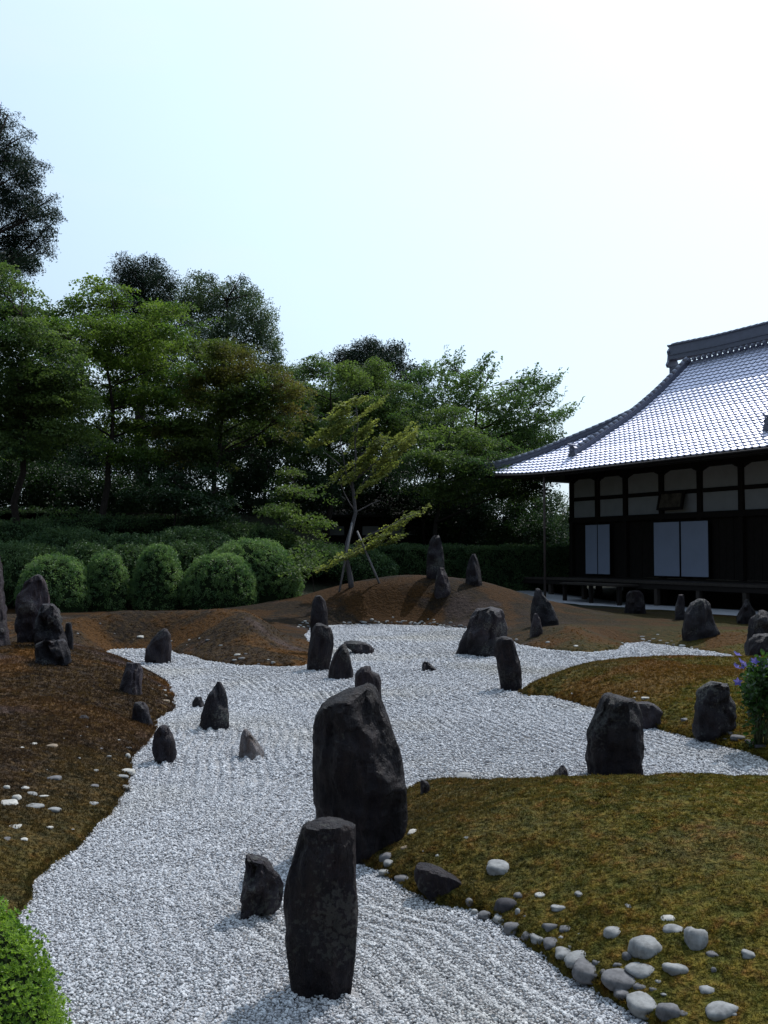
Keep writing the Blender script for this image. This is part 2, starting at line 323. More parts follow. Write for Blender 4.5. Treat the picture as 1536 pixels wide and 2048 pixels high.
# ------------------------------------------------------------------ the shore of the gravel sea and the height of the moss
shore_px = [(20, 1990), (30, 1880), (52, 1800), (58, 1772), (95, 1738), (180, 1668), (215, 1630), (242, 1585), (262, 1545), (277, 1502), (303, 1472), (312, 1442),
    (345, 1420), (348, 1392), (336, 1368), (300, 1348), (262, 1328), (225, 1314), (204, 1307), (228, 1299), (300, 1297), (340, 1303), (375, 1312), (420, 1323), (470, 1330),
    (560, 1334), (610, 1331), (634, 1318), (622, 1292), (610, 1270), (622, 1256), (660, 1251), (740, 1249), (850, 1251), (930, 1257), (990, 1268), (1040, 1291), (1100, 1300),
    (1180, 1306), (1232, 1300), (1250, 1287), (1290, 1285), (1350, 1294), (1420, 1304), (1468, 1312), (1482, 1322), (1480, 1342), (1380, 1346), (1280, 1342), (1180, 1338), (1110, 1352),
    (1060, 1374), (1038, 1388), (1060, 1391), (1100, 1394), (1180, 1415), (1290, 1452), (1380, 1474), (1450, 1494), (1536, 1519), (1640, 1552), (1800, 1592),
    (1800, 1606), (1536, 1594), (1300, 1590), (1150, 1588), (1000, 1580), (905, 1566), (850, 1568), (812, 1585), (780, 1640), (738, 1705), (728, 1735), (765, 1752), (800, 1770), (840, 1795), (900, 1812),
    (945, 1820), (990, 1842), (1040, 1877), (1090, 1915), (1140, 1950), (1200, 1990), (1260, 2022), (1330, 2062), (1420, 2120)]
SH = np.array([gp(*p) for p in shore_px] + [(2.0, 2.6), (2.1, 1.4), (-2.3, 1.4), (-2.2, 3.0)])
def sdist(X, Y):
    """signed distance to the shore: positive on the moss, negative on the gravel"""
    X = np.asarray(X, float).ravel(); Y = np.asarray(Y, float).ravel(); D = np.full(X.shape, 1e9); inside = np.zeros(X.shape, bool)
    A = SH; B = np.roll(SH, -1, axis=0)
    for (ax, ay), (bx, by) in zip(A, B):
        ex, ey = bx - ax, by - ay; L = ex * ex + ey * ey + 1e-12
        t = np.clip(((X - ax) * ex + (Y - ay) * ey) / L, 0, 1)
        D = np.minimum(D, (X - ax - t * ex) ** 2 + (Y - ay - t * ey) ** 2)
        c = ((ay > Y) != (by > Y)) & (X < (bx - ax) * (Y - ay) / (by - ay + 1e-12) + ax)
        inside ^= c
    D = np.sqrt(D)
    return np.where(inside, -D, D)
def vnoise(X, Y, s, seed=0):
    """smooth value noise in 2-D, about -1..1"""
    r = np.random.default_rng(1000 + seed); T = r.uniform(-1, 1, (256, 256))
    x = np.asarray(X) * s + 37.3; y = np.asarray(Y) * s + 91.7; xi = np.floor(x).astype(int); yi = np.floor(y).astype(int)
    fx = x - xi; fy = y - yi; fx = fx * fx * (3 - 2 * fx); fy = fy * fy * (3 - 2 * fy)
    a = T[xi % 256, yi % 256]; b = T[(xi + 1) % 256, yi % 256]; c = T[xi % 256, (yi + 1) % 256]; d = T[(xi + 1) % 256, (yi + 1) % 256]
    return (a * (1 - fx) + b * fx) * (1 - fy) + (c * (1 - fx) + d * fx) * fy
def gauss(X, Y, cx, cy, rx, ry, h, p=1.0): return h * np.exp(-(((X - cx) / rx) ** 2 + ((Y - cy) / ry) ** 2) ** p)
def sstep(x, a, b):
    t = np.clip((x - a) / (b - a), 0, 1); return t * t * (3 - 2 * t)
def height(X, Y, D=None, fine=False):
    X = np.asarray(X, float); Y = np.asarray(Y, float); shp = X.shape
    if D is None: D = sdist(X, Y).reshape(shp)
    d = np.maximum(D, 0)
    A = 0.16 + gauss(X, Y, 3.2, 6.0, 3.6, 2.3, 0.275, 2) + gauss(X, Y, 4.5, 13.0, 4.5, 3.0, 0.26, 2) + gauss(X, Y, -5.2, 14.2, 2.6, 3.2, 0.42) + gauss(X, Y, -3.6, 8, 1.6, 3, 0.16)
    z = A * (1 - np.exp(-d / 0.6))
    f = sstep(d, 0.0, 1.4)
    z = z + f * (gauss(X, Y, -4.0, 19.8, 2.5, 1.9, 0.56, 2.4) + gauss(X, Y, -8.0, 21.5, 2.6, 2, 0.38)
                 + gauss(X, Y, 1.55, 28.6, 3.1, 2.4, 0.98, 1.2) + gauss(X, Y, -1.6, 29.3, 2.6, 2.0, 0.35)
                 + gauss(X, Y, 4.0, 21.0, 1.6, 1.6, 0.22) + gauss(X, Y, 8.2, 20.0, 2.2, 2.0, 0.12))
    bank = sstep(Y - 0.25 * X, 31.5, 42) * sstep(-X, -1.5, 5.0)
    z = z + 3.0 * bank + 0.3 * sstep(Y, 33, 40)
    z = z + 0.018 * vnoise(X, Y, 1.3, 3) * f
    if fine: z = z + f ** 0.3 * (0.012 * vnoise(X, Y, 9, 1) + 0.010 * vnoise(X, Y, 20, 2)) * (1 - .6 * sstep(Y, 9, 18))
    return z
def rim(X, Y, D):
    w = 0.03 * vnoise(X, Y, 2.2, 5) + 0.018 * vnoise(X, Y, 9, 6) + 0.01 * vnoise(X, Y, 30, 7)
    return D + w
def Hpt(x, y):
    D = sdist([x], [y])[0]
    return float(height(np.array([x]), np.array([y]), np.array([D]))[0]) if D > 0 else 0.0
def hit(px, py):
    """where the sight line through a picture point meets the ground"""
    Ys = np.concatenate([np.arange(2.5, 12, 0.02), np.arange(12, 45, 0.05)])
    a, y, dz = ray(px, py); k = Ys / y; X = a * k; Z = CH + dz * k
    D = sdist(X, Ys); Hh = np.where(D > 0, height(X, Ys, D), 0.0)
    i = np.argmax(Z <= Hh)
    if Z[i] > Hh[i]: i = len(Ys) - 1
    return float(X[i]), float(Ys[i]), float(Hh[i])

# terrain in polar rows so that it is finest close to the path
th = np.concatenate([np.linspace(-1.35, -0.46, 50, endpoint=False), np.linspace(-0.46, 0.46, 430), np.linspace(0.46, 1.35, 51)[1:]])
rr = 1.3 * np.exp(np.arange(0, 4.05, 0.0068)); rr = rr[rr < 72]
TH, RR = np.meshgrid(th, rr); TX = RR * np.sin(TH); TY = RR * np.cos(TH)
TD = rim(TX, TY, sdist(TX, TY).reshape(TX.shape))
TZ = np.where(TD > 0, height(TX, TY, TD, True), 0.0) + np.clip(TD / 0.035, -1, 1) * 0.035 - 0.012
TZ = np.where(TD < -0.035, -0.05, TZ)
nr, nt_ = TX.shape
V = np.stack([TX, TY, TZ], -1).reshape(-1, 3)
I = np.arange(nr * nt_).reshape(nr, nt_); Q = np.stack([I[:-1, :-1], I[:-1, 1:], I[1:, 1:], I[1:, :-1]], -1).reshape(-1, 4)
keep = ~((TD.ravel()[Q] < -0.12).all(axis=1)); Q = Q[keep]
me = bpy.data.meshes.new('moss_ground'); me.vertices.add(len(V)); me.vertices.foreach_set('co', V.astype(np.float32).ravel())
me.loops.add(len(Q) * 4); me.loops.foreach_set('vertex_index', Q[:, ::-1].astype(np.int32).ravel())
me.polygons.add(len(Q)); me.polygons.foreach_set('loop_start', np.arange(0, len(Q) * 4, 4, dtype=np.int32)); me.polygons.foreach_set('loop_total', np.full(len(Q), 4, np.int32))
me.update(calc_edges=True); me.validate(); me.polygons.foreach_set('use_smooth', [True] * len(me.polygons))
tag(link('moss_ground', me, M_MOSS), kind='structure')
# wide ground to the horizon, with an opening where the garden lies
mb = MB(); ring = [(math.sin(t) * 69, math.cos(t) * 69) for t in np.linspace(-1.34, 1.34, 40)] + [(1.2, .4), (0, -1), (-1.2, .4)]
mb.v = []; V = [(x, y, 0.1 if math.hypot(x, y) > 20 else -0.06) for x, y in ring] + [(x / max(math.hypot(x, y), .01) * 1500, y / max(math.hypot(x, y), .01) * 1500, 0.1) for x, y in [(math.sin(t), math.cos(t)) for t in np.linspace(-1.34, 1.34, 40)] + [(1, -.6), (0, -1), (-1, -.6)]]
n_ = len(ring); mb.add(V, [(i, (i + 1) % n_, n_ + (i + 1) % n_, n_ + i) for i in range(n_)])
tag(mb.build('ground', M_DIRT), kind='structure')
bm = bmesh.new(); vs = [bm.verts.new((x, y, -0.018)) for x, y in SH]; fc = bm.faces.new(vs); bmesh.ops.triangulate(bm, faces=[fc])
for f_ in bm.faces:
    if f_.normal.z < 0: f_.normal_flip()
me = bpy.data.meshes.new('gravel_bed'); bm.to_mesh(me); bm.free(); tag(link('gravel_bed', me, M_GBASE), kind='structure')

# ------------------------------------------------------------------ gravel pebbles
def pebble(seed, flat=0.65):
    bm = bmesh.new(); bmesh.ops.create_icosphere(bm, subdivisions=1, radius=0.5); r = random.Random(seed)
    sx, sy = r.uniform(0.9, 1.25), r.uniform(0.7, 0.95)
    V = []
    for v in bm.verts:
        q = 1 + r.uniform(-0.2, 0.16); V.append((v.co.x * sx * q, v.co.y * sy * q, v.co.z * flat * q))
    Fc = [[v.index for v in f.verts] for f in bm.faces]; bm.free(); return V, Fc
PEB = [proto('gravel_pebble', *pebble(s), M_PEB) for s in range(4)]
def jitter_wedge(y0, y1, sp, half=0.43, pad=1.7):
    out = []
    W = half * y1 + pad
    gx, gy = np.meshgrid(np.arange(-W, W, sp), np.arange(y0, y1, sp)); gx = gx + rng.uniform(-.5, .5, gx.shape) * sp; gy = gy + rng.uniform(-.5, .5, gy.shape) * sp
    m = np.abs(gx) < half * gy + pad
    return gx[m], gy[m]
PX, PY, PS = [], [], []
for y0, y1, sp in ((3.2, 6.0, .0125), (6.0, 8.5, .015), (8.5, 12, .019), (12, 17, .024), (17, 27, .030)):
    for layer in range(1 if y0 > 5 else 1):
        x, y = jitter_wedge(y0, y1, sp); PX.append(x); PY.append(y); PS.append(np.full(x.shape, sp))
PX, PY, PS = map(np.concatenate, (PX, PY, PS)); D0 = sdist(PX, PY); D = rim(PX, PY, D0); m = D < 0.012; PX, PY, PS, D, D0 = PX[m], PY[m], PS[m], D[m], D0[m]
n = len(PX); rip = 0.020 * (0.6 + 0.5 * vnoise(PX, PY, .7, 12)) * np.sin((D0 + 0.03 * vnoise(PX, PY, 1.1, 9)) * 2 * math.pi / 0.105) * sstep(-D, 0.05, 0.25)
PZ = -0.007 + rip + rng.uniform(-0.004, 0.008, n) * (PS / .016) + 0.01 * vnoise(PX, PY, 3, 4)
sc = PS * rng.lognormal(0.14, 0.24, n)
ROT = np.stack([rng.uniform(-.6, .6, n), rng.uniform(-.6, .6, n), rng.uniform(0, 6.28, n)], -1)
tag(scatter('gravel', np.stack([PX, PY, PZ], -1), ROT, sc, PEB), label='raked pale grey gravel winding between the moss banks like a dry sea', cat='gravel')
print('pebbles', n)

# ------------------------------------------------------------------ moss blades
def tuft(seed, nb=16):
    r = random.Random(seed); V, Fc = [], []
    for i in range(nb):
        a = r.uniform(0, 6.28); t = r.uniform(0.2, 1.15); L = r.uniform(0.55, 1.0); w = 0.07
        bx, by = r.uniform(-.5, .5), r.uniform(-.5, .5)
        d = Vector((math.cos(a) * math.sin(t), math.sin(a) * math.sin(t), math.cos(t))); s = Vector((-math.sin(a), math.cos(a), 0))
        b = Vector((bx, by, -0.25)); k = len(V)
        V += [b - s * w, b + s * w, b + d * L * .55 + s * w * 1.2, b + d * L * .55 - s * w * 1.2, b + d * L + Vector((0, 0, -.1))]; Fc += [(k, k + 1, k + 2, k + 3), (k + 3, k + 2, k + 4)]
    return V, Fc
TUF = [proto('moss_tuft', *tuft(s), M_TUFT) for s in range(4)]
TXs, TYs, TS = [], [], []
y0 = 3.3
while y0 < 23:
    y1 = y0 * 1.12; sp = 0.0036 * y0; x, y = jitter_wedge(y0, y1, sp, 0.43, 1.7); TXs.append(x); TYs.append(y); TS.append(np.full(x.shape, sp)); y0 = y1
TXs, TYs, TS = map(np.concatenate, (TXs, TYs, TS)); D = rim(TXs, TYs, sdist(TXs, TYs)); m = (D > 0.0) & (rng.random(len(D)) > sstep(TYs, 14.5, 22.5)); TXs, TYs, TS, D = TXs[m], TYs[m], TS[m], D[m]
n = len(TXs); cl = (0.95 + 0.18 * vnoise(TXs, TYs, 6, 21) + 0.12 * vnoise(TXs, TYs, 16, 22)) * (1 - .5 * sstep(TYs, 9, 20))
tz = height(TXs, TYs, D, True) + 0.02
tag(scatter('moss', np.stack([TXs, TYs, tz], -1), np.stack([rng.uniform(-.35, .35, n), rng.uniform(-.35, .35, n), rng.uniform(0, 6.28, n)], -1),
    np.clip(TS * 1.35 * cl, 0.006, 0.06) , TUF), label='rust and olive moss blades covering the garden mounds', cat='moss')
print('tufts', n)

# ------------------------------------------------------------------ rocks
def make_rock(name, rows, mat, Y=None, zone=(0, 0, 1), depth=0.75, label='', group=None, seed=0, sup=2.6, facets=9, rough=1.0, sink=0.07, res=1.0, cat='rock', basepx=None):
    ox, oy, s = zone
    rows = [(oy + y / s, ox + (a + .012 * (b - a)) / s, ox + (b - .012 * (b - a)) / s) for y, a, b in rows]
    yb, xl, xr = rows[-1]
    if Y is None:
        bx = (xl + xr) / 2 if basepx is None else basepx; _, Y0, Z0 = hit(bx, yb)
        Wm = max(r[2] - r[1] for r in rows) / F * Y0
        Y = Y0 + Wm * depth * 0.35
    R = random.Random(seed * 13 + 5)
    P = [(at(768, y, Y).z, at(a, y, Y).x, at(b, y, Y).x) for y, a, b in rows]
    zg = Hpt((P[-1][1] + P[-1][2]) / 2, Y); zb = min(P[-1][0], zg) - sink
    P.append((zb, P[-1][1], P[-1][2]))
    zt = P[0][0]; Hh = zt - zb; zs = [p[0] for p in P][::-1]; L = [p[1] for p in P][::-1]; Rr = [p[2] for p in P][::-1]
    px_h = (rows[-1][0] - rows[0][0]); nl = int(max(14, min(130, px_h / 4 * res))); na = int(max(20, min(150, (max(r[2] - r[1] for r in rows)) / 2.2 * res + 14)))
    Wm = max(b - a for _, a, b in P); half_d = Wm * depth / 2
    cx0 = sum((a + b) / 2 for _, a, b in P) / len(P); V = []; 
    levels = []
    for i in range(nl + 1):
        t = i / nl; t = t ** 0.9
        levels.append((zb + Hh * t, 1.0))
    w_top = Rr[-1] - L[-1]
    for k in (0.8, 0.45): levels.append((zt + (1 - k) * 0.02 * Hh, k))
    for z, k in levels:
        zz = min(z, zt); a = np.interp(zz, zs, L); b = np.interp(zz, zs, Rr); c = (a + b) / 2; w = (b - a) / 2 * k
        tt = (zz - zb) / Hh; dd = min(half_d, max(w * 1.3, half_d * 0.25)) * (0.92 if tt < .2 else 1) * (1 - 0.35 * max(0, tt - .6)) * k
        for j in range(na):
            th_ = 2 * math.pi * j / na; ct, st = math.cos(th_), math.sin(th_)
            q = 2 / sup
            V.append([c + w * math.copysign(abs(ct) ** q, ct), Y + dd * math.copysign(abs(st) ** q, st), z])
    V.append([np.mean([v[0] for v in V[-na:]]), Y, zt + 0.012 * Hh]); V = np.array(V)
    C = np.array([cx0, Y, zb + Hh * 0.5])
    # flat fracture faces, kept off the left and right outline
    for _ in range(facets):
        az = R.choice([R.uniform(-2.7, -0.45), R.uniform(0.45, 2.7)]) if R.random() < .8 else R.uniform(-math.pi, math.pi)
        nn = np.array([math.cos(az), math.sin(az), R.uniform(-0.15, 0.4)]); nn /= np.linalg.norm(nn)
        dv = (V - C) @ nn; lim = dv.max() * R.uniform(0.72, 0.94); ex = np.maximum(dv - lim, 0)
        V -= np.outer(ex * 0.93, nn)
    so_ = seed * 7.31; am = min(Wm, Hh) * 0.115 * rough
    for i in range(len(V)):
        x, y, z = V[i]; dx, dy = x - C[0], y - C[1]; r = math.hypot(dx, dy) + 1e-6; sc_ = 2.2 / max(Wm, .1)
        p = Vector((x * sc_ + so_, y * sc_, z * sc_ * 0.75))
        q = mnoise.fractal(p, 0.95, 2.0, 6) + 0.35 * (1 - 2 * abs(mnoise.noise(Vector((x * sc_ * 2.6 + so_, y * sc_ * 2.6, z * sc_ * 0.6)))))
        k = am * q
        V[i, 0] += dx / r * k * .7; V[i, 1] += dy / r * k * 1.5; V[i, 2] += 0.4 * am * mnoise.noise(p * 2.1) * (1 if z > zb + .3 * Hh else 0)
    nlv = len(levels); Fc = []
    for i, (z, k) in enumerate(levels):           # the weathered ring keeps the stone's own width at that height
        ring = V[i * na:(i + 1) * na]; zz = min(z, zt); a = np.interp(zz, zs, L); b = np.interp(zz, zs, Rr); c = (a + b) / 2; w = max((b - a) / 2 * k, .004)
        r0, r1 = ring[:, 0].min(), ring[:, 0].max(); tgt = c - w + (ring[:, 0] - r0) / (r1 - r0 + 1e-9) * 2 * w
        ring[:, 0] = ring[:, 0] * .2 + tgt * .8
    for i in range(nlv - 1):
        for j in range(na):
            Fc.append((i * na + j, i * na + (j + 1) % na, (i + 1) * na + (j + 1) % na, (i + 1) * na + j))
    for j in range(na): Fc.append(((nlv - 1) * na + j, (nlv - 1) * na + (j + 1) % na, nlv * na))
    org = (C[0], Y, zg)
    o = mesh_np(name, V, Fc, mat, True, None, org); o.location = org
    me = o.data
    if hasattr(me, 'set_sharp_from_angle'): me.set_sharp_from_angle(angle=math.radians(38))
    return tag(o, label, cat, group)

R1 = (0, 1000, 2.4); R2 = (540, 1000, 2.926); R3 = (1000, 1120, 2.866); R5 = (0, 1500, 2.194); R6 = (700, 1500, 1.837); PXZ = (0, 0, 1)
D_, G_, M_, P_ = MR['dark'], MR['grey'], MR['mauve'], MR['pale']
ROCKS = [
 ([(1645, 612, 700), (1652, 603, 712), (1665, 598, 712), (1700, 588, 712), (1750, 574, 713), (1790, 566, 716), (1830, 567, 717), (1880, 573, 714), (1950, 581, 709), (1990, 588, 703)], D_, PXZ, dict(depth=.6, seed=1, sup=4.2, facets=8, rough=.8, label='tall dark slab with flat slanted top and pale lichen spots, standing nearest on the gravel')),
 ([(1078, 545, 598), (1090, 510, 615), (1108, 460, 626), (1150, 360, 645), (1200, 300, 670), (1260, 262, 695), (1350, 243, 725), (1450, 248, 762), (1560, 236, 782), (1700, 240, 803), (1850, 252, 808), (1930, 268, 795), (2010, 300, 760), (2120, 320, 690)], D_, R2, dict(depth=.85, seed=2, sup=2.5, facets=8, rough=.8, label='huge rounded dark boulder towering at the tip of the near moss mound')),
 ([(463, 1080, 1108), (480, 1078, 1165), (520, 1075, 1208), (580, 1066, 1250), (640, 1058, 1245), (690, 1060, 1225), (735, 1066, 1130)], M_, R5, dict(depth=.7, seed=3, sup=2.6, facets=8, rough=2.0, basepx=500, label='small jagged brownish rock with two points beside the nearest tall slab')),
 ([(765, 622, 655), (785, 590, 725), (805, 574, 770), (850, 560, 795), (920, 520, 808), (980, 492, 812), (1080, 484, 812), (1180, 495, 806), (1300, 505, 795)], D_, R3, dict(Y=8.6, depth=.8, seed=4, sup=3.0, facets=10, label='broad dark block with hollowed slanting top standing behind the crest of the near mound')),
 ([(1178, 350, 368), (1200, 330, 382), (1250, 295, 392), (1300, 265, 408)], D_, R3, dict(Y=8.5, depth=.7, seed=5, facets=5, label='small dark fin-shaped rock peeping over the crest of the near mound')),
 ([(800, 1340, 1395), (815, 1312, 1420), (870, 1305, 1440), (950, 1325, 1465), (1050, 1340, 1477), (1115, 1352, 1474)], D_, R2, dict(depth=.7, seed=6, sup=2.8, facets=7, label='narrow dark rock leaning left at the tip of the middle moss bank')),
 ([(630, 1245, 1310), (645, 1200, 1350), (690, 1170, 1375), (760, 1140, 1390), (830, 1112, 1390), (900, 1082, 1386), (915, 1080, 1386)], G_, R2, dict(depth=.7, seed=7, sup=2.6, facets=12, rough=1.5, label='wide hump-backed rock with a notched top at the far right of the gravel sea')),
 ([(563, 265, 300), (590, 247, 325), (660, 238, 338), (740, 235, 341), (800, 235, 345)], D_, R2, dict(Y=18.3, depth=.7, seed=8, facets=6, label='slim rounded dark rock rearmost in the row of three beside the back-left mound')),
 ([(722, 270, 302), (745, 247, 352), (800, 232, 375), (850, 228, 375), (920, 219, 362), (1000, 212, 345)], D_, R2, dict(depth=.7, seed=9, facets=9, label='thick upright dark rock in the middle of the row of three by the back-left mound')),
 ([(845, 420, 442), (880, 387, 460), (940, 356, 475), (1000, 340, 490), (1052, 335, 490)], D_, R2, dict(depth=.7, seed=10, facets=6, label='pointed dark rock at the near end of the row of three on the gravel')),
 ([(823, 470, 505), (833, 430, 550), (848, 428, 590), (878, 470, 612), (903, 530, 606)], G_, R2, dict(depth=1.2, seed=11, facets=6, basepx=720, label='low flat slab lying on the gravel behind the pointed rock')),
 ([(978, 530, 590), (1008, 500, 594), (1014, 495, 638), (1060, 492, 655), (1148, 495, 655)], D_, R2, dict(Y=11.4, depth=.8, seed=12, sup=3.2, facets=8, label='squat dark block with a stepped top just behind the huge boulder')),
 ([(948, 898, 925), (965, 890, 942), (985, 888, 970), (1003, 886, 980)], G_, R2, dict(depth=.7, seed=13, facets=5, rough=2, label='tiny ragged rock alone in the open middle of the gravel')),
 ([(618, 785, 803), (645, 745, 817), (700, 706, 820), (760, 698, 822), (783, 700, 822)], M_, R1, dict(depth=.6, seed=14, facets=10, rough=1.4, label='upright rock with sloping shoulder at the head of the left gravel inlet')),
 ([(876, 1040, 1056), (900, 1022, 1075), (960, 988, 1096), (1040, 963, 1100), (1100, 952, 1102)], G_, R1, dict(depth=.65, seed=15, facets=8, label='sharp pointed grey rock with a smaller stone at its side, left on the gravel')),
 ([(945, 938, 966), (972, 922, 975), (1000, 925, 985)], G_, R1, dict(depth=.8, seed=16, facets=5, Y=12.4, label='small low stone tucked behind the sharp pointed grey rock')),
 ([(1080, 778, 800), (1110, 745, 828), (1160, 732, 842), (1220, 733, 847), (1262, 742, 835)], M_, R1, dict(depth=.7, seed=17, facets=9, rough=1.5, label='stubby mottled rock on the gravel close to the left moss bank')),
 ([(1103, 1170, 1186), (1130, 1160, 1213), (1180, 1150, 1252), (1215, 1144, 1270), (1238, 1150, 1262)], P_, R1, dict(depth=.8, seed=18, facets=10, rough=1.3, label='small pale whitish wedge-shaped rock alone on the gravel')),
 ([(783, 602, 668), (810, 594, 680), (880, 575, 680), (905, 568, 680), (945, 590, 680)], M_, R1, dict(depth=.6, seed=19, sup=3.2, facets=8, rough=1.3, label='fluted flat-topped rock on the shore of the left moss bank')),
 ([(970, 650, 690), (1000, 640, 710), (1050, 632, 724), (1088, 650, 735)], G_, R1, dict(depth=.7, seed=20, facets=7, label='small slanting rock on the left moss bank below the fluted rock')),
 ([(180, -80, -20), (300, -85, 0), (400, -92, 14), (560, -98, 24), (680, -102, 44), (728, -102, 47)], M_, R1, dict(depth=.7, seed=21, facets=9, Y=14.0, label='tall mauve standing rock cut off by the picture edge on the left bank')),
 ([(362, 172, 202), (378, 150, 214), (402, 110, 224), (450, 88, 240), (510, 80, 242), (600, 76, 242), (705, 90, 240)], M_, R1, dict(depth=.6, seed=22, facets=11, rough=1.3, Y=14.9, label='tall standing rock with a leaning peak in the cluster on the left bank')),
 ([(503, 212, 268), (528, 182, 290), (600, 170, 305), (700, 168, 328), (765, 170, 330)], G_, R1, dict(depth=.7, seed=23, facets=12, rough=1.9, Y=14.2, label='knobbly middle rock of the cluster on the left bank')),
 ([(590, 318, 342), (640, 312, 350), (725, 310, 353)], G_, R1, dict(depth=.8, seed=24, facets=6, Y=14.3, label='narrow rock squeezed against the right of the left bank cluster')),
 ([(672, 205, 288), (690, 168, 318), (740, 164, 343), (780, 170, 340), (803, 190, 310)], G_, R1, dict(depth=.8, seed=25, facets=10, rough=2.0, label='low lumpy block at the front foot of the left bank cluster')),
 ([(210, 952, 993), (240, 932, 1004), (320, 918, 1017), (420, 913, 1024), (520, 915, 1020)], G_, R2, dict(depth=.6, seed=26, facets=8, label='tallest pillar rock standing on top of the far moss mound', Y=28.0)),
 ([(400, 985, 1018), (440, 974, 1038), (500, 962, 1058), (572, 958, 1062)], M_, R2, dict(depth=.8, seed=27, facets=8, label='shorter pale grey rock in front of the pillar on the far mound')),
 ([(318, 1180, 1204), (350, 1162, 1218), (420, 1146, 1238), (505, 1142, 1245)], G_, R2, dict(depth=.7, seed=28, facets=8, label='lone pointed rock on the right shoulder of the far mound', Y=27.8)),
 ([(165, 205, 230), (195, 196, 245), (230, 186, 275), (280, 176, 308), (340, 175, 334), (385, 178, 345)], G_, R3, dict(depth=.6, seed=29, facets=10, label='beak-topped rock leaning left on the small moss rise near the temple')),
 ([(308, 196, 214), (340, 184, 230), (400, 173, 244), (445, 170, 242)], M_, R3, dict(depth=.8, seed=30, facets=7, label='little upright grey stone in front of the beak-topped rock')),
 ([(222, 1128, 1165), (248, 1092, 1190), (300, 1057, 1210), (370, 1040, 1235), (420, 1034, 1254), (458, 1040, 1240)], G_, R3, dict(depth=.6, seed=31, facets=9, label='broad grey cone-shaped rock on the moss before the temple veranda')),
 ([(200, 1022, 1055), (260, 1005, 1062), (350, 998, 1062)], G_, R3, dict(depth=.6, seed=32, facets=8, Y=25.5, label='shaded upright rock behind the broad cone-shaped rock')),
 ([(178, 745, 800), (200, 725, 822), (250, 722, 828), (300, 712, 832)], D_, R3, dict(depth=.7, seed=33, facets=8, Y=28.0, label='shaded blocky rock at the edge of the rain gravel under the eaves')),
 ([(228, 1410, 1420), (270, 1385, 1450), (350, 1355, 1480)], D_, R3, dict(depth=.7, seed=34, facets=8, Y=24.0, label='shaded triangular rock before the right end of the veranda')),
 ([(298, 1485, 1520), (330, 1440, 1560), (380, 1428, 1580), (500, 1410, 1590), (560, 1410, 1590)], G_, R3, dict(depth=.6, seed=35, facets=10, rough=1.4, Y=17.6, label='large craggy rock behind the bellflowers at the right edge')),
 ([(428, 1470, 1600), (450, 1430, 1640), (520, 1408, 1660), (625, 1408, 1660)], D_, R3, dict(depth=.6, seed=36, facets=8, Y=16.4, label='dark flat-topped rock behind the bellflowers in front of the craggy one')),
 ([(708, 1185, 1300), (728, 1150, 1313), (770, 1128, 1318), (820, 1112, 1335), (880, 1105, 1345), (950, 1104, 1350), (1000, 1108, 1330), (1028, 1130, 1310)], G_, R3, dict(depth=.6, seed=37, sup=2.8, facets=12, rough=1.3, label='stout streaked rock with a split top on the shore of the right bank', basepx=1430)),
 ([(818, 780, 870), (835, 772, 905), (870, 775, 934), (900, 800, 915)], M_, R3, dict(depth=.8, seed=38, facets=6, Y=10.9, label='low flat slab half hidden behind the broad dark block')),
 ([(1734, 832, 872), (1744, 828, 890), (1758, 827, 922), (1778, 838, 939), (1802, 860, 938)], D_, PXZ, dict(depth=.7, seed=39, sup=3.0, facets=6, rough=.6, basepx=890, label='low dark purplish block lying on the shore of the near mound')),
 ([(1035, 388, 410), (1045, 376, 432), (1062, 380, 440)], D_, R1, dict(depth=1.0, seed=40, facets=4, label='small dark stone lying alone on the brown left bank')),
 ([(1640, 880, 905), (1655, 878, 930), (1672, 880, 935)], D_, R2, dict(depth=.9, seed=41, facets=4, Y=7.5, label='small dark stone at the far left corner of the near mound')),
]
for rows, mt, zn, kw in ROCKS:
    lb = kw.pop('label'); make_rock('standing_rock' if kw['seed'] not in (11, 38, 39, 40, 41) else 'flat_rock', rows, mt, zone=zn, label=lb, **kw)

# ------------------------------------------------------------------ cobbles set in the moss
def cob_mesh(sx, sy, sz, seed, sub=3, sq=2.3):
    bm = bmesh.new(); bmesh.ops.create_icosphere(bm, subdivisions=sub, radius=1.0); V = []
    for v in bm.verts:
        c = v.co; nrm = (abs(c.x) ** sq + abs(c.y) ** sq + abs(c.z) ** sq) ** (-1 / sq)
        q = nrm * (1 + 0.24 * mnoise.noise(Vector((c.x * 1.1 + seed * 3.7, c.y * 1.1, c.z * 1.1))) + 0.05 * mnoise.noise(c * 4 + Vector((seed, 0, 0))))
        V.append((c.x * sx * q, c.y * sy * q, c.z * sz * q))
    Fc = [[v.index for v in f.verts] for f in bm.faces]; bm.free(); return V, Fc
cob_n = [0]
def cobble(px, py, w, h, label, mt=0, group=None, bury=0.35, tilt=0.0):
    """px,py = middle of the visible stone, w,h its visible size in picture points"""
    cob_n[0] += 1; sd = cob_n[0]; r = random.Random(sd * 17)
    x, y, z = hit(px, py + h * 0.42); W = .92 * w / F * y; Hv = .78 * h / F * y
    el = math.atan2(CH - z, y); sy = min(W * r.uniform(0.40, 0.55), Hv * .58 / math.sin(el)); sz = math.sqrt(max((Hv * .60) ** 2 - (sy * math.sin(el)) ** 2, (.16 * W) ** 2)) / math.cos(el); bury = bury * .75
    sub = 3 if w > 16 else 2
    V, Fc = cob_mesh(W / 2, sy, sz, sd, sub, r.uniform(2.3, 4.2))
    o = mesh_np('cobblestone', V, Fc, M_COB[mt], True); o.location = (x, y + sy * 0.5, z + sz * (0.5 - bury) + .012); o.rotation_euler = (r.uniform(-.15, .15), math.radians(tilt), r.uniform(-.35, .35))
    return tag(o, label, 'stone', group)
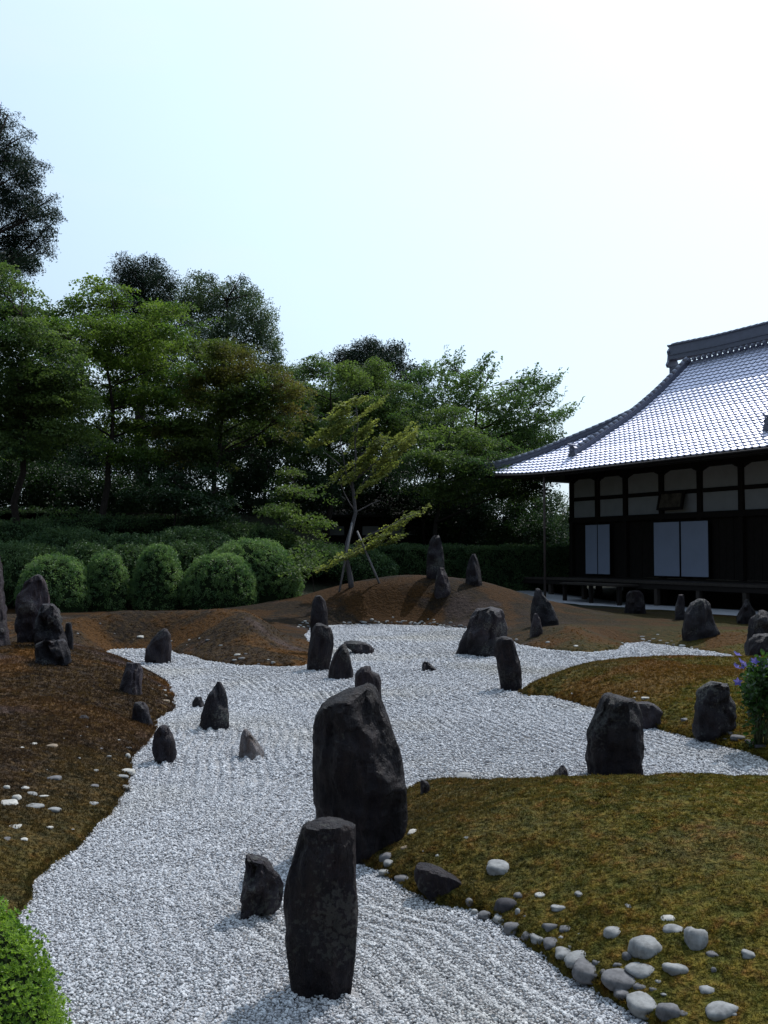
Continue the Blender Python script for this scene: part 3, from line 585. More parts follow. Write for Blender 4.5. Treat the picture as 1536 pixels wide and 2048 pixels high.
ANCH = [(650, 865, 'the fluted rock'), (680, 1030, 'the small slanting rock'), (790, 1170, 'the stubby mottled rock'), (610, 1306, 'the bright white jutting stone'), (252, 1343, 'the slanting grey stone'),
 (148, 1484, 'the longest low cobble'), (440, 1379, 'the dark halfway stone'), (28, 1385, 'the cream rounded stone'), (245, 1186, 'the brownish round stone'), (405, 1045, 'the lone dark stone'), (612, 1230, 'the upright white stone'),
 (445, 1308, 'the level pale stone'), (85, 1309, 'the flat pale edge stone'), (290, 1154, 'the bright flat chip'), (760, 700, 'the rock at the inlet head'), (110, 1000, 'the bare brown slope'), (435, 1469, 'the flat pale lower stone'),
 (1490, 640, 'the rearmost of the three rocks'), (1000, 600, 'the crest of the mound'), (1250, 700, 'the dark hollow of the slope')]
ANCR = [(205, 380, 'the little upright stone'), (260, 300, 'the beak-topped rock'), (1145, 380, 'the cone-shaped rock'), (500, 520, 'the bulge of the small moss rise'), (815, 470, 'the gravel bay'), (1000, 520, 'the gravel tongue'), (1480, 480, 'the craggy rock')]
used_l = set()
def rel_label(a, anch, lead, tail):
    for ax, ay, nm in sorted(anch, key=lambda q: math.hypot(q[0] - a[0], (q[1] - a[1]) * 1.5)):
        dx, dy = a[0] - ax, (a[1] - ay) * 1.5
        dr = ('right of' if dx > 0 else 'left of') if abs(dx) > abs(dy) else ('in front of' if dy > 0 else 'behind')
        for d2 in ('just ' + dr, 'further ' + dr, dr + ' and past its neighbour from'):
            t = ' '.join(f'{lead} {d2} {nm} {tail}'.split()[:16]).replace('from the', 'beside the')
            if d2.endswith('from'): continue
            if t not in used_l: used_l.add(t); return t
    return lead + ' ' + tail
def z6(a): return (700 + a[0] / 1.837, 1500 + a[1] / 1.837, a[2] / 1.837, a[3] / 1.837)
GR = 'cobbles along the shore of the near mound'
near = [
 (240, 313, 56, 24, 1, 'flat white stone on moss to the right of the huge boulder foot'), (432, 335, 28, 20, 1, 'little white stone in moss above the low dark block'),
 (280, 381, 36, 14, 0, 'thin pale stone in moss just above the low dark block'), (328, 401, 26, 18, 1, 'small angular white stone touching moss above the low dark block'),
 (200, 371, 36, 16, 4, 'brownish stone in rusty moss by the huge boulder foot'), (132, 400, 54, 34, 2, 'dark grey rounded stone against the foot of the huge boulder'),
 (143, 428, 42, 30, 0, 'pale egg-shaped stone on the gravel edge below the dark grey one by the boulder'), (130, 454, 56, 22, 0, 'flattened grey stone half under gravel by the boulder'),
 (195, 481, 72, 32, 2, 'wide flat grey stone between the boulder foot and the low dark block'), (549, 441, 92, 56, 0, 'large smooth pale cobble alone in the moss right of the low dark block'),
 (580, 577, 96, 70, 3, 'biggest dark cobble on the shore right of the low dark block'), (625, 545, 46, 30, 2, 'dark rounded stone just behind the biggest dark cobble'),
 (710, 543, 62, 30, 1, 'white stone in moss right of the biggest dark cobble'), (497, 610, 50, 30, 2, 'grey stone on the gravel edge left of the biggest dark cobble'),
 (560, 628, 76, 34, 0, 'flat light grey stone in front of the biggest dark cobble'), (620, 605, 26, 56, 0, 'narrow upright pale stone right of the biggest dark cobble'),
 (660, 616, 56, 34, 2, 'grey stone half buried in rusty moss beside the narrow upright one'), (602, 656, 80, 48, 2, 'large grey shore cobble leaning on gravel below the narrow upright one'),
 (770, 590, 62, 18, 0, 'flat pale stone almost covered by moss above the shore row'), (665, 690, 70, 38, 2, 'grey oval shore cobble second after the large leaning one'),
 (738, 669, 58, 42, 2, 'rounded grey stone with a flat top behind the shore row'), (795, 668, 52, 32, 2, 'pointed grey stone nestled in moss behind the shore row'),
 (702, 709, 72, 36, 0, 'pale oval shore cobble third after the large leaning one'), (750, 719, 76, 44, 2, 'dark grey oval shore cobble fourth after the large leaning one'),
 (440, 571, 30, 30, 2, 'small dark pebble at the right foot of the low dark block'), (458, 600, 26, 18, 0, 'small pale pebble on gravel near the low dark block'),
 (798, 758, 82, 50, 0, 'light grey rounded shore cobble with blunt end'), (840, 776, 98, 60, 0, 'long pale tilted shore cobble in the middle of the row'),
 (880, 821, 114, 66, 2, 'big dark grey shore cobble with smooth dome top'), (852, 541, 48, 16, 0, 'thin pale sliver of stone in the green moss slope'),
 (1037, 585, 44, 20, 0, 'small pale stone alone in green moss above the large clustered cobbles'), (972, 684, 82, 56, 0, 'squarish flat pale cobble in moss left of the largest cobble'),
 (1040, 684, 70, 22, 0, 'thin pale stone leaning beside the squarish cobble'), (1097, 736, 122, 98, 0, 'largest smooth grey cobble on the mound'),
 (1020, 766, 34, 44, 2, 'small grey stone wedged left of the largest cobble'), (1175, 638, 62, 38, 1, 'pink-white triangular stone on top of the cobble group'),
 (1195, 681, 82, 52, 0, 'flat grey cobble under the triangular stone'), (1280, 704, 86, 104, 0, 'tall smooth oblong pale cobble standing in the moss'),
 (1338, 768, 46, 26, 2, 'small dark-sided stone at the foot of the oblong cobble'), (1205, 818, 90, 56, 0, 'white-grey oval cobble leaning in rusty moss below the oblong one'),
 (1085, 818, 130, 48, 0, 'long low pale cobble lying below the largest cobble'), (1000, 851, 150, 86, 2, 'wide low double-humped grey cobble on the gravel edge'),
 (1085, 940, 122, 72, 0, 'big flat-topped pale cobble at the gravel edge near the bottom of the slope'), (1180, 971, 94, 84, 2, 'darker grey cobble right of the big flat-topped one'),
 (1375, 966, 136, 72, 0, 'big pale oval cobble lowest in the rusty moss'), (1320, 897, 58, 50, 0, 'pale pointed stone in moss above the big pale oval cobble'),
 (1470, 767, 50, 34, 0, 'grey stone alone in moss at the far right of the mound'), (1430, 996, 70, 26, 0, 'pale stone just below the big pale oval cobble'),
 (1340, 822, 22, 34, 2, 'small upright grey stone between oblong and pointed stones'), (960, 386, 14, 6, 1, 'tiny white chip alone high on the near mound'),
 (1010, 905, 80, 30, 2, 'low dark cobble half under gravel below the double-humped one'),
 (418, 105, 66, 16, 0, 'flat pale stone at the far shore of the near mound'), (230, 141, 38, 12, 1, 'flat white stone at the far left corner of the near mound'),
]
for a in near:
    px, py, w, h = z6(a); cobble(px, py, w, h, a[5], a[4], GR, tilt=random.Random(a[0]).uniform(-10, 10))
ANCN = [(1097, 736, 'the largest cobble'), (880, 821, 'the big dark dome cobble'), (1000, 851, 'the double-humped cobble'), (1085, 940, 'the big flat-topped cobble'), (602, 656, 'the large leaning cobble'), (750, 719, 'the dark oval cobble'), (1205, 818, 'the oval white-grey cobble')]
for a in [(690, 662, 40, 24), (640, 640, 30, 18), (780, 700, 34, 22), (820, 740, 40, 24), (915, 792, 46, 28), (945, 838, 44, 26), (985, 800, 36, 24), (1075, 885, 60, 30), (1125, 898, 50, 26), (1245, 985, 60, 36), (1140, 862, 40, 22), (1290, 1000, 50, 26), (850, 700, 30, 18), (1160, 910, 40, 22)]:
    px, py, w, h = z6(a); cobble(px, py, w, h, rel_label(a, ANCN, 'small dark grey cobble', 'in the moss edge'), 2 if a[0] % 2 else 0, GR)
GL = 'cobbles bedded in the left bank'
left = [(28, 1385, 34, 28, 1, 'cream rounded stone at the left picture edge above the row of pale cobbles'), (76, 1434, 46, 40, 1, 'bright yellowish-white stone in the cobble patch of the left bank'),
 (38, 1463, 88, 30, 1, 'long flat white cobble at the left picture edge'), (145, 1420, 60, 28, 0, 'flat grey-topped cobble behind the long pale one on the left bank'),
 (148, 1484, 104, 30, 0, 'longest low pale cobble in the patch on the left bank'), (250, 1497, 74, 36, 0, 'rounded grey cobble at the right end of the left bank patch'),
 (252, 1343, 76, 38, 2, 'slanting grey stone above the patch on the left bank'), (60, 1581, 70, 32, 1, 'white cobble with dark gaps lowest of the left bank patch'),
 (145, 1573, 34, 20, 1, 'small white stone right of the lowest white cobble on the left bank'), (226, 1581, 48, 26, 1, 'white stone with pitted face low on the left bank'),
 (435, 1469, 60, 18, 0, 'flat pale stone near the gravel low on the left bank'), (440, 1379, 62, 26, 2, 'dark grey stone amid moss halfway to the gravel on the left bank'),
 (610, 1306, 66, 32, 1, 'bright white stone jutting into the gravel from the left bank'), (575, 1336, 76, 22, 0, 'flat grey stone at the gravel edge under the bright white one'),
 (596, 1386, 60, 22, 0, 'flat pale stone half over the gravel edge of the left bank'), (245, 1186, 54, 26, 4, 'brownish round stone in olive moss of the left bank'),
 (85, 1309, 56, 20, 0, 'flat pale stone left of the slanting grey stone'), (222, 1306, 36, 18, 0, 'pale angular stone above the slanting grey stone'),
 (445, 1308, 44, 18, 0, 'pale stone in moss level with the bright white one'), (330, 1593, 48, 14, 0, 'thin pale stone low on the left bank near the gravel'),
 (612, 1230, 26, 30, 1, 'upright white stone at the gravel edge of the left bank'), (205, 1431, 50, 18, 1, 'small white slab right of the grey-topped cobble'),
 (224, 1459, 40, 14, 1, 'bright white chip above the rounded grey cobble'), (290, 1154, 36, 12, 1, 'bright flat chip at the top of the left bank cobbles'), (111, 1468 + 175, 44, 34, 1, 'lone white stone in dark moss near the bottom of the left bank'),
 (790, 968, 44, 18, 4, 'brown stone at the water-like edge beside the fluted rock'), (20, 1640, 50, 18, 2, 'grey stone at the picture edge low on the left bank')]
for a in left: cobble(a[0] / 2.4, 1000 + a[1] / 2.4, a[2] / 2.4, a[3] / 2.4, a[5], a[4], GL)
small = [(420, 1409, 28, 12), (115, 1389, 42, 18), (175, 1286, 36, 10), (405, 1319, 24, 9), (155, 1179, 42, 12), (98, 1196, 36, 12), (15, 1281, 24, 14), (175, 1254, 36, 10), (375, 1246, 24, 10), (385, 1138, 24, 10), (255, 1114, 24, 9),
 (560, 1161, 32, 10), (610, 1196, 38, 14), (521, 1236, 26, 18), (545, 1381, 38, 10), (490, 1116, 30, 9), (405, 1099, 36, 9), (785, 919, 30, 14), (790, 941, 24, 12), (725, 913, 20, 8), (760, 896, 20, 8), (190, 1361, 42, 14), (258, 1006, 18, 8),
 (505, 1330, 34, 10), (350, 1270, 24, 9), (480, 1200, 26, 9), (300, 1440, 30, 10), (500, 1420, 30, 10), (20, 1350, 30, 10), (705, 845, 18, 7), (565, 800, 18, 7)]
for a in small: cobble(a[0] / 2.4, 1000 + a[1] / 2.4, a[2] / 2.4, a[3] / 2.4, rel_label(a, ANCH, 'small flat stone', 'on the left bank'), random.Random(a[0]).choice([0, 0, 1, 2]), 'small stones half sunk in the left bank')
far_l = [(670, 658, 40, 16), (820, 683, 22, 10), (912, 675, 24, 9), (962, 665, 28, 9), (1000, 676, 34, 9), (480, 600, 12, 10), (370, 646, 18, 8), (548, 648, 14, 7), (1310, 786, 24, 20), (1140, 745, 40, 16), (1160, 765, 36, 16), (1125, 770, 26, 14), (1178, 742, 20, 14),
 (640, 678, 24, 8), (900, 700, 18, 8), (1060, 700, 22, 8), (1290, 770, 18, 8), (1240, 790, 18, 7)]
for a in far_l: cobble(a[0] / 2.4, 1000 + a[1] / 2.4, a[2] / 2.4, a[3] / 2.4, rel_label(a, ANCH, 'pale stone', 'on the back-left slope'), random.Random(a[0]).choice([0, 0, 1, 2]), 'stones on the back-left mound')
rs = random.Random(3)
for k in range(46):
    xx = 430 + 720 * (k + rs.random()) / 46; t = (xx - 430) / 700; yy = 735 - 6 * math.sin(t * 3) - abs(rs.gauss(0, 14)) + (12 if t > .8 else 0)
    cobble(540 + xx / 2.926, 1000 + yy / 2.926, rs.uniform(10, 30) / 2.926, rs.uniform(8, 18) / 2.926, 'one of the small pale stones strewn along the far shore below the pillar rock', rs.choice([0, 0, 0, 1, 2]), 'stones along the far shore', bury=.2)
for (a, b, w) in [(175, 735, 26), (195, 745, 22), (215, 722, 26), (205, 712, 20), (222, 740, 22), (165, 745, 18), (190, 718, 16)]:
    cobble(540 + a / 2.926, 1000 + b / 2.926, w / 2.926, 4, 'one of the stones in the narrow gap behind the row of three rocks', rs.choice([0, 1, 2]), 'stones in the gap behind the three rocks')
right = [(795, 763, 46, 18, 1, 'flat white stone on the middle bank furthest up behind the broad dark block'), (775, 796, 32, 20, 1, 'round white stone just behind the broad dark block'), (840, 799, 50, 16, 1, 'white stone on the middle bank above the low flat slab'),
 (422, 771, 30, 16, 1, 'lone white stone at the left end of the middle bank'), (1062, 925, 46, 30, 2, 'grey stone left of the stout streaked rock'), (1372, 1026, 90, 42, 2, 'wide grey stone between the streaked rock and the bellflower stem'),
 (1325, 1002, 50, 26, 2, 'grey stone at the right foot of the streaked rock'), (1440, 1048, 60, 30, 3, 'dark stone at the foot of the bellflower stem'), (1295, 1035, 34, 16, 2, 'small grey stone at the gravel edge under the streaked rock'),
 (1500, 1075, 70, 30, 3, 'dark stone on the gravel edge under the bellflower')]
for a in right: cobble(1000 + a[0] / 2.866, 1120 + a[1] / 2.866, a[2] / 2.866, a[3] / 2.866, a[5], a[4], 'stones on the middle bank')
for a in [(438, 497, 28, 14), (275, 473, 30, 16), (95, 458, 20, 18), (815, 442, 30, 14), (820, 460, 36, 10), (882, 457, 30, 10), (922, 466, 30, 10), (1050, 496, 44, 16), (962, 480, 26, 10), (905, 430, 20, 8), (1000, 488, 26, 8), (1130, 512, 26, 8), (620, 500, 18, 8), (700, 478, 20, 8), (860, 470, 26, 8), (1100, 503, 22, 8), (985, 470, 16, 7)]:
    cobble(1000 + a[0] / 2.866, 1120 + a[1] / 2.866, a[2] / 2.866, a[3] / 2.866, rel_label(a, ANCR, 'small pale stone', 'by the far right shore'), rs.choice([0, 0, 1, 2]), 'stones by the right-hand far shore')

# ------------------------------------------------------------------ leaf sprays
def rotm(r, tilt):
    e = Euler((r.gauss(0, tilt), r.gauss(0, tilt), r.uniform(0, 6.283))); return e.to_matrix()
def spray(seed, nl, R, th_, L, W, tilt=0.5, droop=0.3, shape='disc', fold=False):
    r = random.Random(seed); V, Fc = [], []
    for i in range(nl):
        if shape == 'disc':
            a = r.uniform(0, 6.283); q = R * math.sqrt(r.random()); c = Vector((q * math.cos(a), q * math.sin(a), r.gauss(0, th_) - droop * q * q / R))
        elif shape == 'long':
            t = r.random(); c = Vector((R * (2 * t - 1), r.gauss(0, R * .22) * (1 - abs(2 * t - 1) * .6), r.gauss(0, th_)))
        else:
            a = Vector((r.gauss(0, 1), r.gauss(0, 1), r.gauss(0, 1))).normalized(); c = a * R * r.random() ** .5
        m = rotm(r, tilt); l_ = L * r.uniform(.7, 1.2); w = W * r.uniform(.8, 1.2); k = len(V)
        if fold:
            P = [Vector((0, 0, 0)), Vector((l_ * .35, w, w * .25)), Vector((l_, 0, -l_ * .12)), Vector((l_ * .35, -w, w * .25)), Vector((l_ * .75, w * .75, w * .15)), Vector((l_ * .75, -w * .75, w * .15))]
            V += [c + m @ p for p in P]; Fc += [(k, k + 1, k + 4, k + 2), (k, k + 2, k + 5, k + 3)]
        else:
            P = [Vector((-l_ / 2, 0, 0)), Vector((0, w / 2, 0.1 * w)), Vector((l_ / 2, 0, -l_ * .1)), Vector((0, -w / 2, 0.1 * w))]
            V += [c + m @ p for p in P]; Fc.append((k, k + 1, k + 2, k + 3))
    return V, Fc
L_MAPLE = leaf_mat('maple_leaf', (0.034, 0.075, 0.028), (0.125, 0.18, 0.052), None, 0.35, 0.5)
L_MAPLE2 = leaf_mat('bright_maple_leaf', (0.045, 0.10, 0.024), (0.165, 0.235, 0.045), None, 0.35, 0.5)
L_MAPO = leaf_mat('turning_maple_leaf', (0.032, 0.068, 0.022), (0.10, 0.135, 0.032), (0.20, 0.11, 0.04), 0.35, 0.5, c3amt=0.45)
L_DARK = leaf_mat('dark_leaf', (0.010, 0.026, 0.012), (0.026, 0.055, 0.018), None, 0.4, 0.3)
L_CEDAR = leaf_mat('cedar_needle', (0.008, 0.020, 0.013), (0.020, 0.042, 0.022), None, 0.5, 0.2)
L_BROAD = leaf_mat('glossy_leaf', (0.035, 0.07, 0.035), (0.10, 0.15, 0.065), None, 0.5, 0.3, 0.4, 0.5)
L_CHERRY = leaf_mat('cherry_leaf', (0.042, 0.095, 0.036), (0.13, 0.205, 0.068), None, 0.4, 0.5)
L_OLIVE = leaf_mat('young_maple_leaf', (0.13, 0.16, 0.045), (0.30, 0.32, 0.10), None, 0.8, 0.5)
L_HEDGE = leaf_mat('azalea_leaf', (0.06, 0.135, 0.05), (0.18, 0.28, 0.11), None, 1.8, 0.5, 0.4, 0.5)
L_HEDGED = leaf_mat('shaded_azalea_leaf', (0.04, 0.085, 0.035), (0.09, 0.15, 0.055), None, 1.2, 0.3)  # darker copy of the azalea leaf, shade put into its colour
L_BUSH = leaf_mat('fresh_azalea_leaf', (0.08, 0.165, 0.020), (0.24, 0.36, 0.055), None, 9.0, 0.5, 0.4, 0.4)
def protos(nm, k, mat, *a, **kw): return [proto(nm, *spray(100 + i, *a, **kw), mat) for i in range(k)]
SPR = {}
for key, mt in (('maple', L_MAPLE), ('maple2', L_MAPLE2), ('mapleo', L_MAPO), ('mapled', L_DARK)):
    SPR[key] = protos('leaf_spray', 3, mt, 46, 0.36, 0.03, 0.088, 0.062, tilt=0.55)
SPR['cherry'] = protos('leaf_spray', 3, L_CHERRY, 26, 0.42, 0.06, 0.12, 0.06, tilt=0.6, shape='long')
SPR['cedar'] = protos('needle_spray', 3, L_CEDAR, 44, 0.34, 0.08, 0.13, 0.035, tilt=0.8, droop=0.7)
SPR['broad'] = protos('leaf_spray', 3, L_BROAD, 40, 0.30, 0.2, 0.09, 0.045, tilt=1.0, shape='ball')
SPR['dark'] = protos('leaf_spray', 3, L_DARK, 40, 0.34, 0.2, 0.10, 0.06, tilt=0.9, shape='ball')
SPR['olive'] = protos('leaf_spray', 3, L_OLIVE, 26, 0.20, 0.02, 0.075, 0.055, tilt=0.35, droop=0.5, shape='long')
SPR['hedge'] = protos('leaf_spray', 3, L_HEDGE, 22, 0.10, 0.05, 0.05, 0.024, tilt=0.9, shape='ball')
SPR['hedged'] = protos('leaf_spray', 3, L_HEDGED, 26, 0.14, 0.05, 0.06, 0.03, tilt=0.9, shape='ball')

# ------------------------------------------------------------------ trees
def clump_points(clumps, kind, dens, rr_):
    """clumps: (px, py, rx, ry, Y[, tilt]) -> spray positions and rotations"""
    Pp, Rt, Sc = [], [], []
    for c in clumps:
        px, py, rx, ry, Y = c[:5]; tilt = c[5] if len(c) > 5 else 0.0
        o = at(px, py, Y); k = Y / F; ax, az = rx * k, ry * k; ay = min(max(ax, az * .7), 2.6) if kind != 'leaning' else max(ax * .35, .25)
        vol = ax * ay * az
        if kind in ('maple', 'leaning'):
            npad = max(2, int(dens * (ax * ay) ** .9 * max(az, .3) ** .6 * 12)) if kind == 'maple' else max(2, int(dens * ax * 5))
            for _ in range(npad):
                d = Vector((rr_.gauss(0, 1), rr_.gauss(0, 1), rr_.gauss(0, 1))).normalized() * rr_.random() ** 0.42
                q = Vector((d.x * ax, d.y * ay, d.z * az))
                if kind == 'leaning':
                    q = Vector((d.x * ax, d.y * ay, d.z * az * .8))
                q2 = Vector((q.x * math.cos(tilt) - q.z * math.sin(tilt), q.y, q.x * math.sin(tilt) + q.z * math.cos(tilt)))
                pr = rr_.uniform(.35, .85) if kind == 'maple' else .22; dirx = rr_.gauss(0, .22) + d.x * .28; diry = rr_.gauss(0, .22) - d.y * .2
                for _s in range(rr_.randint(5, 10) if kind == 'maple' else rr_.randint(3, 5)):
                    a = rr_.uniform(0, 6.283); e = pr * math.sqrt(rr_.random()); u, v = e * math.cos(a) * 1.2, e * math.sin(a)
                    w = -u * dirx - v * diry - 0.28 * e * e + rr_.gauss(0, .05)
                    if kind == 'leaning': w = u * math.tan(tilt) + rr_.gauss(0, .05)
                    Pp.append(o + q2 + Vector((u, v, w)))
                    Rt.append((diry + rr_.gauss(0, .18), (dirx + rr_.gauss(0, .18)) if kind == 'maple' else -tilt + rr_.gauss(0, .25), rr_.uniform(0, 6.28) if kind == 'maple' else rr_.gauss(0, .35)))
                    Sc.append(rr_.uniform(.85, 1.4))
        else:
            nsp = max(6, int(dens * 62 * (ax * ay * az) ** (2 / 3)))
            for _ in range(nsp):
                d = Vector((rr_.gauss(0, 1), rr_.gauss(0, 1), rr_.gauss(0, 1))).normalized() * rr_.random() ** 0.3
                lump = 1 + .34 * mnoise.noise(Vector((d.x * 4 + px, d.y * 4, d.z * 4 + py)))
                q = Vector((d.x * ax, d.y * ay, d.z * az)) * lump
                q = Vector((q.x * math.cos(tilt) - q.z * math.sin(tilt), q.y, q.x * math.sin(tilt) + q.z * math.cos(tilt)))
                Pp.append(o + q)
                if kind == 'cherry': Rt.append((rr_.gauss(0, .4), -tilt - rr_.uniform(.1, .8) * (1 if d.x > -.2 else -1), rr_.gauss(0, .5)))
                else: Rt.append((rr_.gauss(0, .5), rr_.gauss(0, .5), rr_.uniform(0, 6.28)))
                Sc.append(rr_.uniform(.8, 1.35))
    return Pp, Rt, Sc
def curve_pts(a, b, r, n=6, sag=0.12):
    a, b = Vector(a), Vector(b); d = (b - a); o = Vector((r.uniform(-1, 1), r.uniform(-1, 1), r.uniform(0, .6))) * d.length * sag
    return [a.lerp(b, i / n) + o * math.sin(math.pi * i / n) + Vector((r.gauss(0, 1), r.gauss(0, 1), r.gauss(0, .5))) * d.length * .012 for i in range(n + 1)]
def tree(name, base_px, Yb, clumps, style, spr, label, dens=1.0, tr=0.16, top=None, bark=None, seed=0, cat='tree', group='trees behind the garden', base_z=None, twigs=True):
    r = random.Random(seed + 50); x = (base_px - 768) / F * Yb; z = Hpt(x, Yb) if base_z is None else base_z
    root = empty(name, (x, Yb, z), label, cat, group); org = (x, Yb, z)
    cs = [at(c[0], c[1], c[4]) for c in clumps]; ztop = max(c.z for c in cs); 
    cxm = sum(c.x for c in cs) / len(cs); cym = sum(c.y for c in cs) / len(cs)
    tp = Vector((top[0], top[1], top[2])) if top else Vector((x + (cxm - x) * .6, Yb + (cym - Yb) * .6, ztop - .3))
    T = curve_pts((x, Yb, z - .2), tp, r, 10, .05); mb = MB(); mb.tube(T, [tr * (1.2 - 1.12 * (i / 10) ** .55) for i in range(11)], 9, .08)
    for c, cc in zip(cs, clumps):
        # limb from the trunk, lower than the clump
        best = min(range(1, 10), key=lambda i: abs(T[i].z - (c.z - (c - T[i]).length * .35)))
        L = curve_pts(T[best], c, r, 6, .07); r0 = min(.09, tr * (.42 - .034 * best)); mb.tube(L, [max(r0 * (1 - .75 * i / 6), .012) for i in range(7)], 6, .1)
        if twigs:
            k = cc[4] / F; ax, az = cc[2] * k, cc[3] * k
            for _ in range(5):
                e = c + Vector((r.uniform(-.8, .8) * ax, r.uniform(-.8, .8) * ax * .6, r.uniform(-.5, .8) * az)); mb.tube(curve_pts(L[r.randint(2, 5)], e, r, 4, .15), [max(r0 * .35, .012), .014, .011, .008, .006], 5)
    mb.build('trunk', bark or M_BARK, root, True, org)
    Pp, Rt, Sc = clump_points(clumps, style, dens, r)
    scatter('crown', [tuple(p) for p in Pp], Rt, Sc, SPR[spr], root, org)
    return root
def cl(Y, *L): return [(*c[:4], Y + random.Random(int(c[0]) * 31 + int(c[1])).uniform(-1.6, 1.6), *c[4:]) for c in L]
tree('cedar_tree', -70, 46, cl(46, (-40, 240, 45, 60), (-5, 290, 40, 45), (30, 305, 35, 25), (0, 360, 65, 45), (55, 345, 35, 30), (-30, 430, 80, 60), (45, 410, 50, 38), (88, 425, 28, 16), (70, 470, 35, 25), (35, 490, 45, 30), (55, 520, 28, 20), (0, 520, 60, 40), (-60, 560, 90, 60), (-70, 330, 60, 70), (12, 240, 18, 22), (-60, 650, 80, 60), (114, 426, 10, 5), (102, 398, 12, 6), (84, 328, 14, 6), (56, 268, 12, 7), (100, 498, 10, 7), (66, 536, 12, 8), (96, 455, 12, 6)),
     'cedar', 'cedar', 'very tall dark cedar rising into the sky at the left picture edge', 1.5, .35, seed=1)
tree('maple_tree', 15, 34, cl(34, (-25, 560, 55, 60), (25, 590, 38, 42), (40, 640, 45, 30), (-10, 680, 80, 45), (70, 680, 60, 35), (20, 740, 90, 45), (110, 730, 55, 35), (130, 790, 60, 35), (50, 810, 80, 40), (-20, 850, 70, 50), (100, 860, 70, 28), (75, 770, 70, 36), (140, 690, 34, 22), (160, 850, 40, 20), (30, 890, 60, 25), (10, 620, 50, 40)),
     'maple', 'maple', 'full green maple under the tall cedar at the left edge', 1.15, .16, seed=2)
tree('maple_tree', 200, 36, cl(36, (110, 620, 45, 25), (150, 600, 45, 22), (205, 570, 40, 22), (240, 600, 40, 25), (150, 650, 55, 28), (230, 650, 65, 32), (310, 610, 45, 22), (340, 660, 45, 28), (285, 680, 60, 32), (190, 710, 50, 26), (260, 740, 60, 30), (330, 730, 50, 30), (215, 790, 45, 22), (290, 800, 60, 28), (240, 850, 55, 22), (330, 850, 60, 28), (170, 840, 40, 16), (355, 620, 20, 14), (150, 700, 40, 20), (95, 660, 40, 25), (160, 760, 50, 26), (250, 900, 50, 14), (300, 900, 50, 18)),
     'maple', 'maple2', 'bright yellow-green maple with layered pads left of centre', 1.1, .15, seed=3)
tree('cypress_tree', 262, 49, cl(49, (255, 525, 24, 20), (258, 550, 34, 25), (300, 535, 34, 24), (325, 555, 30, 26), (295, 580, 62, 35), (270, 615, 60, 35), (330, 620, 50, 40), (290, 660, 60, 30)),
     'cedar', 'cedar', 'dark cypress whose blunt twin top shows above the bright maple', 1.7, .45, seed=4)
tree('evergreen_oak', 470, 47, cl(47, (395, 580, 38, 30), (440, 600, 40, 32), (485, 600, 32, 38), (515, 630, 32, 40), (535, 670, 30, 40), (420, 640, 60, 40), (480, 670, 60, 45), (400, 690, 50, 40), (550, 720, 22, 40), (486, 562, 5, 16), (425, 560, 4, 12), (460, 568, 5, 14), (512, 590, 5, 14), (380, 610, 30, 30), (470, 730, 70, 40), (398, 553, 5, 10)),
     'broad', 'broad', 'big round-headed evergreen with thin upright shoots on its crown', 2.0, .3, seed=5)
tree('maple_tree', 405, 38, cl(38, (380, 700, 50, 25), (440, 705, 45, 24), (470, 700, 40, 20), (500, 745, 60, 26), (420, 750, 60, 28), (560, 770, 50, 22), (380, 800, 55, 28), (460, 800, 60, 28), (540, 815, 55, 24), (420, 850, 60, 26), (500, 865, 65, 26), (580, 830, 30, 22), (400, 900, 60, 24), (360, 760, 40, 26), (480, 780, 70, 30), (560, 880, 40, 26), (340, 850, 40, 22)),
     'maple', 'mapleo', 'maple with orange-tinted upper leaves beside the round-headed evergreen', 1.15, .15, seed=6)
tree('pine_tree', 745, 50, cl(50, (700, 705, 30, 16), (735, 695, 34, 18), (775, 700, 30, 14), (795, 692, 16, 6), (745, 725, 60, 26), (690, 730, 50, 24), (740, 685, 14, 9), (780, 722, 34, 20), (740, 770, 60, 30)),
     'cedar', 'cedar', 'dark pine top standing just above the middle of the tree line', 1.7, .25, seed=7)
tree('maple_tree', 650, 42, cl(42, (600, 735, 24, 14), (640, 735, 36, 24), (690, 745, 42, 26), (740, 750, 50, 26), (620, 790, 42, 28), (680, 800, 50, 30), (750, 810, 50, 30), (600, 850, 42, 28), (660, 860, 50, 26), (730, 870, 50, 26), (620, 900, 50, 26), (790, 780, 40, 26), (790, 840, 50, 30), (580, 770, 34, 24), (590, 820, 40, 26)),
     'maple', 'maple', 'green maple in the middle of the tree line behind the staked maple', 1.2, .17, seed=8)
tree('cherry_tree', 930, 44, cl(44, (890, 720, 15, 6, 1.0), (905, 735, 30, 9, .8), (850, 745, 38, 16, .3), (960, 735, 30, 8, .7), (985, 740, 14, 4, .7), (930, 765, 60, 20), (1040, 765, 28, 10, .5), (1075, 755, 24, 8, .8), (1105, 765, 28, 6, .55), (1060, 790, 50, 18, .3), (1130, 822, 30, 6, .3), (1110, 835, 36, 10, .2), (1100, 800, 26, 8, .3), (990, 800, 60, 24), (900, 805, 60, 26), (1030, 835, 60, 26), (840, 800, 40, 24), (1075, 870, 50, 24), (960, 850, 60, 26), (880, 860, 50, 26), (1010, 890, 60, 24), (1100, 895, 30, 20)),
     'cherry', 'cherry', 'cherry tree with feathery branch tips fanning toward the temple roof', 1.75, .2, seed=9)
tree('maple_tree', 860, 40, cl(40, (890, 830, 40, 18), (850, 870, 45, 22), (930, 880, 60, 22), (870, 920, 60, 24), (960, 930, 60, 24), (1040, 920, 50, 22), (810, 900, 34, 22), (1000, 970, 60, 24), (900, 975, 60, 24), (1075, 960, 36, 24)),
     'maple', 'maple', 'low spreading maple under the cherry tree and left of the temple eave', 1.2, .15, seed=10)
